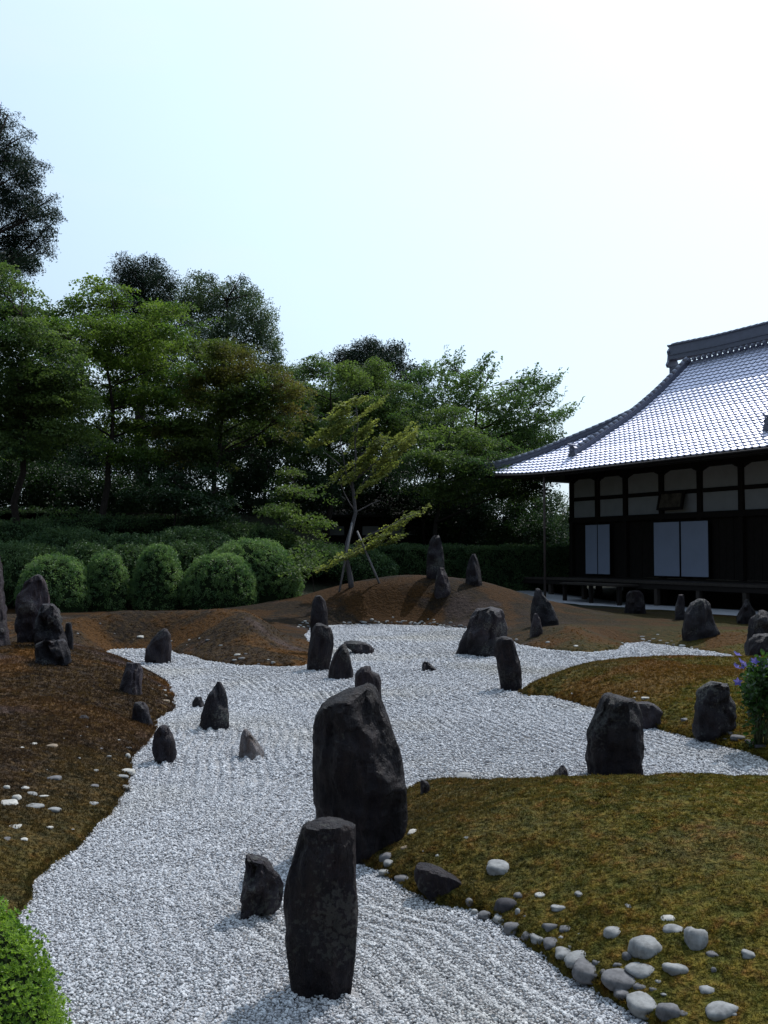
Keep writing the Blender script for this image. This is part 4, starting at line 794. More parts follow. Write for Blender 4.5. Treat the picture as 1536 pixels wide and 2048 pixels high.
tree('maple_tree', 590, 36.5, cl(36.5, (575, 950, 26, 14), (590, 985, 40, 16), (560, 1015, 42, 16), (600, 1045, 46, 16), (560, 1075, 44, 16), (615, 1085, 34, 14)),
     'maple', 'maple', 'small tiered maple behind the clipped hedges left of the staked maple', .9, .06, seed=11)
tree('maple_tree', 330, 35, cl(35, (340, 955, 50, 18), (400, 950, 44, 16), (430, 985, 44, 16), (370, 1000, 60, 20), (300, 985, 50, 18), (440, 1020, 40, 14)),
     'maple', 'mapled', 'dark drooping understorey maple above the clipped hedges', 1.2, .08, seed=12)
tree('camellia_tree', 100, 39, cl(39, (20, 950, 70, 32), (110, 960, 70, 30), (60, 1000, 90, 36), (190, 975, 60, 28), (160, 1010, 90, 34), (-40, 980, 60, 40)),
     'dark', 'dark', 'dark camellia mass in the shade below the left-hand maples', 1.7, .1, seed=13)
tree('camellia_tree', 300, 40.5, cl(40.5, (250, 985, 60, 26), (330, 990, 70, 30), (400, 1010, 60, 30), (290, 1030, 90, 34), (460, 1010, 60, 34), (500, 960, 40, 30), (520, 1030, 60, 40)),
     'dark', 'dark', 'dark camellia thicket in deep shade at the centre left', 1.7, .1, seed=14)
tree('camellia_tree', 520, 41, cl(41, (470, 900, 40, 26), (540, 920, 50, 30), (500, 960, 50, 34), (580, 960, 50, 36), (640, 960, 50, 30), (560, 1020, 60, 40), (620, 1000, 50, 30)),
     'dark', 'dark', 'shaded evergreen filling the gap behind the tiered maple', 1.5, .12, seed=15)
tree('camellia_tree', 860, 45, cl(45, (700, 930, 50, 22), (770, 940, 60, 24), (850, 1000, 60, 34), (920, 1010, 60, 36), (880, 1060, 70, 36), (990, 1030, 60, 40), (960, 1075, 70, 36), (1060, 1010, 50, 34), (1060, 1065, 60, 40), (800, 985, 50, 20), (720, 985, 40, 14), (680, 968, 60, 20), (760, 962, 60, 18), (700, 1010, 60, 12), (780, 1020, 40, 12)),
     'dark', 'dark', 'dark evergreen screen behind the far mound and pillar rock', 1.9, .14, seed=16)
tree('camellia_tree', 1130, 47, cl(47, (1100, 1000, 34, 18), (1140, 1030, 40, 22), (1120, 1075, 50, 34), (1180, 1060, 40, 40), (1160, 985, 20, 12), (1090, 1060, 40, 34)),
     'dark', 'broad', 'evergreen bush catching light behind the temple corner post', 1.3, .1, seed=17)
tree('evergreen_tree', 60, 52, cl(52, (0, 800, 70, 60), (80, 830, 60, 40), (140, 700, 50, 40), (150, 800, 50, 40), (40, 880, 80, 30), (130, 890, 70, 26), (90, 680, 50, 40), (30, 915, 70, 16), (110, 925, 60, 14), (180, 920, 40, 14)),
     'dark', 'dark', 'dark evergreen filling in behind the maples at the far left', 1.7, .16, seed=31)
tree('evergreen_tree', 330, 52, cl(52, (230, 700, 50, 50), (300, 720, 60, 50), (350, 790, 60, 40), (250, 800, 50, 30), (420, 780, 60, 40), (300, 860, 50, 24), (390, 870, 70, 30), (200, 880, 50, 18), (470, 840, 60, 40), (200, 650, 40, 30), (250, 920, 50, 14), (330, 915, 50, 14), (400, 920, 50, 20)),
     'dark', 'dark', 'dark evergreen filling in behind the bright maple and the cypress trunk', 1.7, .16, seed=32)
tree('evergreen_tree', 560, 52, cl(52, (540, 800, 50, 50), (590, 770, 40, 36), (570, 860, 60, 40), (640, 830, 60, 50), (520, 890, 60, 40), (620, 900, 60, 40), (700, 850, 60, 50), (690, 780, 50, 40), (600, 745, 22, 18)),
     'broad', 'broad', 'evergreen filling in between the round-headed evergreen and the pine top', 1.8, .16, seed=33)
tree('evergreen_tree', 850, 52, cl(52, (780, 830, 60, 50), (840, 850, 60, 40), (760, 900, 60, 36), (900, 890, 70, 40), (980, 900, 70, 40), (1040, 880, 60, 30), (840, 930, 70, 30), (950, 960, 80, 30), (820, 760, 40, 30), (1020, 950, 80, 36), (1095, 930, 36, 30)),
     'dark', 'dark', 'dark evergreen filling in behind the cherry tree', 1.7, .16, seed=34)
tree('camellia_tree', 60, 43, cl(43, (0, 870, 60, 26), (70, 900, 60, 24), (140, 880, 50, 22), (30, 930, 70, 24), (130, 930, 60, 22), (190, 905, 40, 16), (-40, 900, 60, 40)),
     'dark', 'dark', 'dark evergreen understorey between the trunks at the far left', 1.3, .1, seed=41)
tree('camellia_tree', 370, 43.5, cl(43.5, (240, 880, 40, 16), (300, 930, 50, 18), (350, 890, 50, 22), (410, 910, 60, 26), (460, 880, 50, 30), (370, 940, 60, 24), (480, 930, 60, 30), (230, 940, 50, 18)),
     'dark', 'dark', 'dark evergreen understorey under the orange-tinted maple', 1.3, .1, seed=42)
# thin sapling beside the hedge
tree('maple_sapling', 626, 31, cl(31, (624, 1112, 10, 8), (616, 1130, 9, 6)), 'maple', 'maple', 'slender sapling with few leaves right of the clipped hedges', .6, .03, seed=18, twigs=False)

# the staked maple on the far mound, wind-swept to the right
YM = 28.6; bx, by, bz = hit(703, 1176); YM = by
root = empty('staked_maple', (bx, by, bz), 'slim young olive-green maple leaning and propped by two poles on the far mound', 'tree')
tpx = [(703, 1182), (701, 1160), (698, 1140), (692, 1115), (695, 1085), (704, 1055), (711, 1025), (708, 995), (704, 965), (712, 925), (710, 885), (716, 850), (712, 810)]
T = [at(a, b, YM) for a, b in tpx]; mb = MB(); mb.tube(T, [.085, .08, .075, .07, .062, .056, .05, .045, .038, .03, .024, .018, .01], 9, .1)
tw = [(6, (760, 1000), .03), (3, (660, 1130), .03), (3, (750, 1085), .035), (3, (838, 1024), .03), (8, (640, 895), .03), (8, (790, 890), .035), (7, (680, 870), .03), (9, (760, 870), .03), (10, (690, 820), .025), (8, (745, 935), .03), (7, (765, 925), .03), (6, (665, 935), .025), (8, (820, 880), .03)]
rq = random.Random(5)
for i, p, q in tw: mb.tube(curve_pts(T[i], at(*p, YM + rq.uniform(-.4, .4)), rq, 5, .07), [q * .7, q * .6, q * .5, q * .4, q * .3, .005], 6)
mb.build('trunk', M_BARK2, root, True, (bx, by, bz))
lc = [(705, 805, 34, 12, .35), (735, 825, 28, 10, .6), (680, 830, 28, 10, .4), (655, 860, 34, 9, .35), (640, 880, 30, 8, .3), (690, 850, 34, 10, .4), (620, 888, 14, 5, .1), (730, 860, 30, 9, .7), (760, 885, 36, 10, .7), (790, 880, 34, 9, .75), (815, 880, 28, 9, .8), (740, 905, 34, 9, .7), (775, 915, 40, 9, .7), (800, 905, 28, 8, .7), (730, 930, 34, 7, .6), (760, 945, 34, 7, .6), (700, 955, 22, 6, .5), (745, 965, 28, 6, .5), (690, 940, 20, 6, .5), (820, 870, 16, 6, .8), (712, 880, 22, 8, .6),
      (667, 1125, 14, 3, .4), (690, 1112, 18, 4, .3), (715, 1103, 20, 5, .45), (740, 1090, 24, 6, .5), (765, 1075, 24, 6, .6), (790, 1056, 20, 5, .6), (812, 1038, 16, 3, .6), (832, 1026, 10, 2, .4), (775, 1060, 18, 4, .6), (735, 1075, 14, 4, .5), (795, 1075, 10, 3, .5)]
Pp, Rt, Sc = clump_points([(a, b, c, d, YM + rq.uniform(-.3, .3), t) for a, b, c, d, t in lc], 'leaning', 2.5, rq)
scatter('crown', [tuple(p) for p in Pp], Rt, [s * .95 for s in Sc], SPR['olive'], root, (bx, by, bz))
for (a, b), lb in (((704, 1045, .0), (677, 1186)), 'left-leaning grey prop pole under the staked maple'), (((714, 1062, .0), (762, 1168)), 'right-leaning grey prop pole under the staked maple'):
    x2, y2, z2 = hit(*b); p0 = Vector((x2, y2, z2 - .1)); p1 = at(a[0], a[1], YM - .12); mb = MB(); mb.tube([p0, p0.lerp(p1, .5), p1], [.032, .030, .027], 8)
    o = mb.build('prop_pole', M_BAMBOO, None, True, tuple(p0)); o.location = p0; tag(o, lb, 'pole', 'prop poles of the staked maple')

# ------------------------------------------------------------------ clipped azaleas and hedges
def clipped(name, px, py_top, py_bot, wpx, Y, spr, label, depth=1.0, dens=55, sc=1.0, group='clipped azaleas', cat='bush', sup=2.3, core=None, shift=0, mat_core=None):
    a = at(px, py_bot, Y); t = at(px, py_top, Y); w = wpx / 2 / F * Y; zb = Hpt(a.x, Y) - .05; h = t.z - zb; d = w * depth if depth < 3 else depth
    root = empty(name, (a.x, Y, zb), label, cat, group); r = np.random.default_rng(int(px) + 999)
    area = 2 * math.pi * (max(w, d) * h) * 1.1; n = int(area * dens)
    u = r.uniform(-0.1, 1, n); phi = r.uniform(0, 2 * math.pi, n); zz = np.clip(u, 0, 1); q = 2 / sup
    rad = (1 - zz ** sup) ** (1 / sup); rad = np.where(zz < .3, rad * (0.86 + .14 * zz / .3), rad)
    c, s = np.cos(phi), np.sin(phi); X = np.sign(c) * np.abs(c) ** q; Yy = np.sign(s) * np.abs(s) ** q
    lump = 1 + .035 * vnoise(phi * 1.6, zz * 3, 1.3, int(px) % 50) + r.normal(0, .012, n)
    P = np.stack([X * rad * w * lump, Yy * rad * d * lump, zz * h * lump], -1)
    R = np.stack([r.uniform(-1, 1, n), r.uniform(-1, 1, n), r.uniform(0, 6.28, n)], -1)
    scatter('foliage', P, R, r.uniform(.8, 1.25, n) * sc, SPR[spr], root)
    V = []; Fc = []; nu, nv = 10, 24
    for i in range(nu + 1):
        z_ = i / nu; rd = (1 - min(z_, .999) ** sup) ** (1 / sup)
        for j in range(nv):
            f = 2 * math.pi * j / nv; c_, s_ = math.cos(f), math.sin(f)
            V.append((math.copysign(abs(c_) ** q, c_) * rd * w * .93, math.copysign(abs(s_) ** q, s_) * rd * d * .93, z_ * h * .95))
    for i in range(nu):
        for j in range(nv): Fc.append((i * nv + j, i * nv + (j + 1) % nv, (i + 1) * nv + (j + 1) % nv, (i + 1) * nv + j))
    mesh_np('inner_branches', V, Fc, mat_core or M_CORE, True, root)
    return root
M_CORE = simple_mat('inner_twigs', (0.014, 0.022, 0.010), 1.0, 0.0, 0.5, 30, 1.0, 0.03)
clipped('clipped_azalea', 213, 1106, 1228, 86, 30.0, 'hedge', 'narrow egg-shaped azalea second from the left in the lit row', 1.0, 90)
clipped('clipped_azalea', 315, 1092, 1228, 102, 30.3, 'hedge', 'egg-shaped azalea next to the large double-domed one', 1.0, 90)
clipped('clipped_azalea', 110, 1112, 1228, 146, 29.5, 'hedge', 'broad azalea mound behind the rock cluster, half in shade', 1.0, 80)
clipped('clipped_azalea', 438, 1110, 1215, 156, 30.4, 'hedge', 'low front azalea dome before the largest one', .8, 90)
clipped('clipped_azalea', 502, 1080, 1216, 208, 31.8, 'hedge', 'largest round azalea at the right end of the lit row', .8, 90)
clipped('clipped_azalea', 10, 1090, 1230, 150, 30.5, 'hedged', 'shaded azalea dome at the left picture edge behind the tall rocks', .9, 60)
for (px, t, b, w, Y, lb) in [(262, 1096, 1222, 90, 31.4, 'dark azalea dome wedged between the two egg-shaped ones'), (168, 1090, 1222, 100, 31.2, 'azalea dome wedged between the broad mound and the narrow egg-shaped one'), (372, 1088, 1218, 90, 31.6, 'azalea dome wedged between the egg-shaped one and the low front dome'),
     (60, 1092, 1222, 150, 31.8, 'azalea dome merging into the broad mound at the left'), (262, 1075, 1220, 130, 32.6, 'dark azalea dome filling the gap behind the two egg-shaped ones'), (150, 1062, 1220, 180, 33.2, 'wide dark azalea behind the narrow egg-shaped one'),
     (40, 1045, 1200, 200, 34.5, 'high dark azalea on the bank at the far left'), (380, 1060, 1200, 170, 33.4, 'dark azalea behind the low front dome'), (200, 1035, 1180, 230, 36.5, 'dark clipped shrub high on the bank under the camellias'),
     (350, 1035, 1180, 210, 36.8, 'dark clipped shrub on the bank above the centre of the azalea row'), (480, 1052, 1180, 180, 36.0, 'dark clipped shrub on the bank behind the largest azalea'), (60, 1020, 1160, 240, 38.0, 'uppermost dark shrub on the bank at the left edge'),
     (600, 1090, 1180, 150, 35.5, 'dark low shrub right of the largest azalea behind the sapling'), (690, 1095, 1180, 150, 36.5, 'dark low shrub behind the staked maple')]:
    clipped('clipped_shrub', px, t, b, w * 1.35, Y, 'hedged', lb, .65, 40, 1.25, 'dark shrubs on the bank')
def hedge_box(name, x0, x1, y0, y1, zt, label, dens=60, zb=0.0):
    r = np.random.default_rng(int(abs(x0) * 10) + 4); org = ((x0 + x1) / 2, (y0 + y1) / 2, zb); root = empty(name, org, label, 'hedge')
    w, d, h = (x1 - x0) / 2, (y1 - y0) / 2, zt - zb; n = int((2 * w * h * 2 + 4 * w * d + 4 * d * h) * dens); k = r.integers(0, 5, n); a, b = r.uniform(-1, 1, n), r.uniform(-1, 1, n)
    pr = r.random(n); P = np.where((pr < .5)[:, None], np.stack([a * w, -d + 0 * a, (b + 1) / 2 * h], -1), np.where((pr < .85)[:, None], np.stack([a * w, b * d, h + 0 * a], -1), np.where((pr < .925)[:, None], np.stack([-w + 0 * a, a * d, (b + 1) / 2 * h], -1), np.stack([w + 0 * a, a * d, (b + 1) / 2 * h], -1))))
    P = P + r.normal(0, .03, P.shape); P[:, 2] += .06 * vnoise(P[:, 0], P[:, 1], 1.2, 44)
    scatter('foliage', P, np.stack([r.uniform(-1, 1, n), r.uniform(-1, 1, n), r.uniform(0, 6.28, n)], -1), r.uniform(.9, 1.4, n), SPR['hedged'], root)
    mb = MB(); mb.box((0, 0, h / 2 - .03), (2 * w - .1, 2 * d - .1, h - .06)); mb.build('inner_branches', M_CORE, root)
hedge_box('tall_hedge', -.4, 7.6, 38.2, 39.4, 2.05, 'long straight dark hedge behind the far mound and pillar rock')

# near bright azalea bush at the path
def near_bush():
    cx, cy, w, d, h = -1.80, 3.60, .66, .60, .71; zb = -.02
    root = empty('azalea_bush', (cx, cy, zb), 'bright fresh-green azalea bush at the bottom left corner over the gravel', 'bush'); r = np.random.default_rng(12)
    pr = [proto('leaf_rosette', *rosette(s), L_BUSH) for s in range(4)]
    n = 11500; zz = r.uniform(0, 1, n); phi = r.uniform(0, 6.283, n); rad = (1 - zz ** 2.2) ** .46; lump = 1 + .05 * vnoise(phi * 2.5, zz * 4, 1, 3) + .03 * vnoise(phi * 8, zz * 12, 1, 4) + r.normal(-.02, .03, n)
    P = np.stack([np.cos(phi) * rad * w * lump, np.sin(phi) * rad * d * lump, zz * h * lump], -1)
    nx, ny, nz = np.cos(phi) * rad, np.sin(phi) * rad, zz + .35; L = np.sqrt(nx ** 2 + ny ** 2 + nz ** 2)
    th_ = np.arccos(nz / L) * r.uniform(.4, 1.1, n); az = phi + r.normal(0, .4, n)
    R = np.array([(Matrix.Rotation(float(a), 3, 'Z') @ Matrix.Rotation(float(t), 3, 'Y') @ Matrix.Rotation(float(s), 3, 'Z')).to_euler()[:] for a, t, s in zip(az, th_, r.uniform(0, 6.28, n))])
    scatter('foliage', P, R, r.uniform(.6, 1.1, n), pr, root)
    V = []; Fc = []; nu, nv = 12, 32
    for i in range(nu + 1):
        z_ = i / nu; rd = (1 - min(z_, .999) ** 2.2) ** .46
        for j in range(nv): f = 2 * math.pi * j / nv; V.append((math.cos(f) * rd * w * .92, math.sin(f) * rd * d * .92, z_ * h * .93))
    for i in range(nu):
        for j in range(nv): Fc.append((i * nv + j, i * nv + (j + 1) % nv, (i + 1) * nv + (j + 1) % nv, (i + 1) * nv + j))
    mesh_np('inner_branches', V, Fc, M_CORE, True, root)
def rosette(seed):
    r = random.Random(seed); V, Fc = [], []; n = 6
    for i in range(n):
        a = 6.283 * i / n + r.uniform(-.3, .3); el = r.uniform(.35, 1.15); L = r.uniform(.014, .023); w = L * .20; m = Matrix.Rotation(a, 3, 'Z') @ Matrix.Rotation(-el, 3, 'Y'); k = len(V)
        P = [Vector((0, 0, 0)), Vector((L * .35, w, w * .35)), Vector((L * .75, w * .8, w * .2)), Vector((L, 0, -L * .1)), Vector((L * .75, -w * .8, w * .2)), Vector((L * .35, -w, w * .35)), Vector((L * .5, 0, 0))]
        V += [m @ p for p in P]; Fc += [(k, k + 1, k + 2, k + 6), (k + 6, k + 2, k + 3), (k + 6, k + 3, k + 4), (k, k + 6, k + 4, k + 5)]
    return V, Fc
near_bush()

# woodland far behind, seen as one dark mass through the gaps
r = np.random.default_rng(77); n = 9000; xx = r.uniform(-42, 42, n); yy = r.uniform(66, 78, n); hh = 3.4 + 1.3 * vnoise(xx, yy * .2, .3, 60) + .8 * vnoise(xx, yy * .2, 1.0, 61) ; zz = hh * r.random(n) ** .5
o = scatter('distant_woodland', np.stack([xx, yy, zz], -1), r.uniform(-1, 1, (n, 3)), r.uniform(2.2, 3.6, n), SPR['dark']); tag(o, 'distant dark woodland edge showing as one mass between the tree trunks', 'woodland')

# ------------------------------------------------------------------ the temple hall
AX = Vector((0.469, -0.883, 0)).normalized(); NN = Vector((-0.883, -0.469, 0)).normalized(); WC = Vector((7.2, 38.0, 0))
def W(u, v, z): return WC + AX * u + NN * v + Vector((0, 0, z))     # u along the facade, v out of it, z up
RW = Matrix((AX, NN, Vector((0, 0, 1)))).transposed()
hall = empty('temple_hall', (WC.x, WC.y, 0.1), 'dark timber temple hall with white plaster band and silver tiled hip-and-gable roof', 'temple'); HO = (WC.x, WC.y, 0.1)
def hbox(name, u0, u1, v0, v1, z0, z1, mat, parent=hall, label=None):
    mb = MB(); mb.box(W((u0 + u1) / 2, (v0 + v1) / 2, (z0 + z1) / 2), (u1 - u0, v1 - v0, z1 - z0), RW); o = mb.build(name, mat, parent, False, HO)
    if label: o['label'] = label
    return o
UE = 19.0; DEPTH = 9.0
posts_u = [0, 1.5, 3.01, 4.80, 6.54, 8.25, 9.95, 11.65, 13.4, 15.1, 16.8]
for u in posts_u:
    hbox('post', u - .085, u + .085, -.09, .09, .2, 4.72, M_WOOD)
for v in (-3, -6, -9): hbox('post', -.085, .085, v - .09, v + .09, .2, 4.72, M_WOOD)
for i, u in enumerate(posts_u[:-1]):
    u2 = posts_u[i + 1]
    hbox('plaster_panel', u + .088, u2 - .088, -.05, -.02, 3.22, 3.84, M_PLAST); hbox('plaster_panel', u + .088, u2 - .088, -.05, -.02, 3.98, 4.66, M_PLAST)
    hbox('rail', u + .088, u2 - .088, -.06, .03, 3.843, 3.977, M_WOOD)
    # curved brackets under the plate, scalloped as in the shade of the eave
    for sgn, uu in ((1, u + .088), (-1, u2 - .088)):
        mb = MB(); prof = [(0, 0), (.26, 0), (.25, -.03), (.20, -.035), (.19, -.06), (.13, -.065), (.12, -.09), (.06, -.095), (.05, -.13), (0, -.135)]
        Vf = [W(uu + sgn * a, .03, 4.665 + b) for a, b in prof]; Vb = [W(uu + sgn * a, -.015, 4.665 + b) for a, b in prof]; k = len(prof)
        mb.add(Vf + Vb, [tuple(range(k)), tuple(range(2 * k - 1, k - 1, -1))] + [(j, (j + 1) % k, k + (j + 1) % k, k + j) for j in range(k)]); mb.build('bracket', M_WOOD, hall, False, HO)
hbox('plate_beam', -.3, UE - 2, -.13, .13, 4.667, 4.85, M_WOOD); hbox('lintel_beam', -.1, UE - 2, -.10, .112, 3.02, 3.215, M_WOOD); hbox('sill_beam', -.1, UE - 2, -.10, .112, .93, 1.03, M_WOOD)
# boards of the front, dark; doors stand in it
def boards(u0, u1):
    n_ = max(1, round((u1 - u0) / .3)); w_ = (u1 - u0) / n_
    for k in range(n_): hbox('board', u0 + k * w_ + .006, u0 + (k + 1) * w_ - .006, -.09, -.055 + .006 * (k % 2), 1.033, 3.017, M_WOOD)
for i, u in enumerate(posts_u[:-1]): boards(u + .09, posts_u[i + 1] - .09)
for (u0, u1) in ((.94, 1.585), (1.64, 2.27), (4.54, 5.71), (5.80, 6.97)):
    d_ = hbox('sliding_door', u0 - .03, u1 + .03, .115, .135, 1.08, 2.95, M_WOOD)
    mb = MB(); mb.box(W((u0 + u1) / 2, .142, 2.015), (u1 - u0, .012, 1.80), RW); mb.build('paper_pane', M_SHOJI, d_, False, HO)
# side and back walls
mb = MB()
for z0, z1 in ((.95, 4.66),): mb.box(W(-.02, -DEPTH / 2, (z0 + z1) / 2), (.06, DEPTH - .2, z1 - z0), RW)
mb.box(W(8.5, -DEPTH, 2.8), (17, .08, 3.7), RW); mb.box(W(17.0, -DEPTH / 2, 2.8), (.08, DEPTH - .2, 3.7), RW); mb.build('side_wall', M_WOOD, hall, False, HO)
# veranda
fl = hbox('veranda_floor', -1.3, 17.5, .0, 1.6, .90, .97, M_WOOD2)
hbox('veranda_floor', -1.3, -.1, -DEPTH, -.005, .90, .97, M_WOOD2)
hbox('veranda_beam', -1.3, 17.5, 1.42, 1.58, .74, .898, M_WOOD)
hbox('veranda_step', 2.4, 5.4, 1.62, 2.5, .80, .86, M_WOOD2, label='lower weathered plank platform before the doors')
for u in (-1.2, .6, 2.5, 4.3, 6.1, 7.9, 9.7, 11.5, 13.3, 15.1): hbox('veranda_post', u - .07, u + .07, 1.43, 1.57, .05, .738, M_WOOD2)
for u in (2.5, 3.9, 5.3): hbox('veranda_post', u - .05, u + .05, 2.3, 2.42, .05, .798, M_WOOD)
# roof: profile s = horizontal distance from the ridge, z height
PS_ = [0, .35, .7, 1.65, 2.6, 3.5, 4.48, 5.37, 5.8, 6.9]; PZ_ = [9.35, 9.02, 8.72, 7.92, 7.22, 6.64, 6.08, 5.56, 5.34, 4.74]
SR = 4.5                                         # the ridge lies 4.5 m behind the facade
def rz(s): return float(np.interp(s, PS_, PZ_)) 
def lift(u, s):
    e = max(0.0, (3.4 - u) / 5.8); return .24 * e ** 2.6 * min(1, max(0, (s - 2) / 4.9)) ** 1.3
def RP(u, s, dz=0.0): return W(u, s - SR, rz(s) + lift(u, s) + dz)
# slope length table
ss = np.linspace(0, 6.9, 300); zz_ = np.array([rz(a) for a in ss]); Lc = np.concatenate([[0], np.cumsum(np.hypot(np.diff(ss), np.diff(zz_)))])
NROW = 33; rowL = Lc[-1] / NROW; row_s = [float(np.interp(i * rowL, Lc, ss)) for i in range(NROW + 1)]
TW = .255
def uleft(s): return 1.55 if s < 2.85 else 4.5 - s
ucols = np.arange(-2.4, 16.5, TW); pan = [(0.0, .0), (.14, -.010), (.38, -.018), (.60, -.008), (.76, .014), (.88, .020), (1.0, .0)]
tiles = []
for ci, u in enumerate(ucols):
    for ri in range(NROW):
        s0, s1 = row_s[ri], row_s[ri + 1] + .012
        if u + TW * .6 < uleft((s0 + s1) / 2): continue
        V = []
        for a, b in pan:
            uu = u + a * TW; V.append(RP(uu, s0, b + .030)); 
        for a, b in pan: uu = u + a * TW; V.append(RP(uu, s1, b + .072))
        for a, b in pan: uu = u + a * TW; V.append(RP(uu, s1 - .006, b + .024))
        k = len(pan); Fc = [(j, j + 1, k + j + 1, k + j) for j in range(k - 1)] + [(k + j, k + j + 1, 2 * k + j + 1, 2 * k + j) for j in range(k - 1)]
        dist = (V[0] - Vector((0, 0, CH))).length; pxx = 768 + F * V[0].x / V[0].y
        tiles.append((dist if pxx < 1560 else 999, V, Fc))
tiles.sort(key=lambda t: t[0])
roof = mesh_np('roof', [RP(u, s, 0) for u in (0,) for s in (0,)] * 3, [(0, 1, 2)], M_RIDGE, False, hall, HO)   # filled below
me = roof.data
for _, V, Fc in tiles[:300]: mesh_np('tile', V, Fc, M_TILE, False, roof, HO)
mb = MB()
for _, V, Fc in tiles[300:]: mb.add(V, Fc)
o = mb.build('tile_field', M_TILE, roof, False, HO); o['kind'] = 'stuff'
# roof body under the tiles: all four sides and the soffit
bm = bmesh.new(); mbr = MB()
us = np.linspace(-2.4, 18.4, 40); sv = np.linspace(0, 6.9, 24)
def strip(fn, A, B):
    V = [fn(a, b) for a in A for b in B]; nb = len(B)
    mbr.add(V, [(i * nb + j, i * nb + j + 1, (i + 1) * nb + j + 1, (i + 1) * nb + j) for i in range(len(A) - 1) for j in range(nb - 1)])
strip(lambda a, s: RP(max(a, uleft(s)) if a < 8 else min(a, 16 - uleft(s)), s), us, sv)
def RB(u, s): p = W(u, -SR - s, rz(s) + lift(u, s)); return p
strip(lambda a, s: RB(max(a, uleft(s)) if a < 8 else min(a, 16 - uleft(s)), s), us, sv)
# left hip skirt, from the gable foot outwards
def HL(t, k):   # t 0..1 outwards, k -1..1 across
    s = 2.85 + (6.9 - 2.85) * t; u = 4.5 - s; return W(u, -SR + k * s, rz(s) + lift(u, s) * abs(k) ** 4)
strip(HL, np.linspace(0, 1, 16), np.linspace(-1, 1, 25))
strip(lambda t, k: (lambda p: p + AX * (2 * (8 - (4.5 - (2.85 + 4.05 * t)))))(HL(t, k)), np.linspace(0, 1, 8), np.linspace(-1, 1, 25))
strip(lambda a, b: W(1.6, b * 2.85, 0) * 0 + W(1.6, -SR + b * 2.85, 7.05 + (rz(abs(b) * 2.85) - 7.05) * a), np.linspace(0, 1, 3), np.linspace(-1, 1, 13))   # gable wall
old = roof.data; mesh_ = bpy.data.meshes.new('roof'); mesh_.from_pydata([tuple(Vector(v) - Vector(HO)) for v in mbr.v], [], mbr.f); mesh_.materials.append(M_RIDGE); roof.data = mesh_
# eave board, rafters, soffit
mb = MB(); eu = np.linspace(-2.4, 18.4, 50)
for k in range(len(eu) - 1):
    for (sa, sb, za, zb2) in ((6.86, 6.90, -.02, -.14),):
        a, b = eu[k], eu[k + 1]; P = [RP(a, sb, za), RP(b, sb, za), RP(b, sb, zb2), RP(a, sb, zb2), RP(a, sa - .06, za), RP(b, sa - .06, za), RP(b, sa - .06, zb2), RP(a, sa - .06, zb2)]
        mb.add(P, [(0, 1, 2, 3), (4, 7, 6, 5), (3, 2, 6, 7), (0, 4, 5, 1)])
mb.build('eave_board', M_WOOD, roof, False, HO)
mb = MB()
for k in range(len(eu) - 1):
    a, b = eu[k], eu[k + 1]; mb.add([RP(a, 6.84, -.10), RP(b, 6.84, -.10), W(b, .1, 4.86), W(a, .1, 4.86)], [(0, 1, 2, 3)])
mb.add([RP(-2.4, 6.9, -.06), W(-2.38, -SR, rz(6.9) - .04), W(0, -SR, 4.87), W(0, .1, 4.87)], [(0, 1, 2, 3)])
mb.build('soffit', M_WOOD, roof, False, HO)
for u in np.arange(-2.2, 17.5, .3):
    v1 = 6.82 - SR; z1 = rz(6.82) + lift(u, 6.82) - .15; p0, p1 = W(u, .13, 4.90), W(u, v1, z1); mb = MB(); d_ = (p1 - p0); c_ = (p0 + p1) / 2; ang = math.atan2(d_.z, math.hypot(d_.x, d_.y))
    mb.box(c_ + Vector((0, 0, -.0)), (.06, d_.length, .07), RW @ Matrix.Rotation(ang, 3, 'X')); mb.build('rafter', M_WOOD, roof, False, HO)
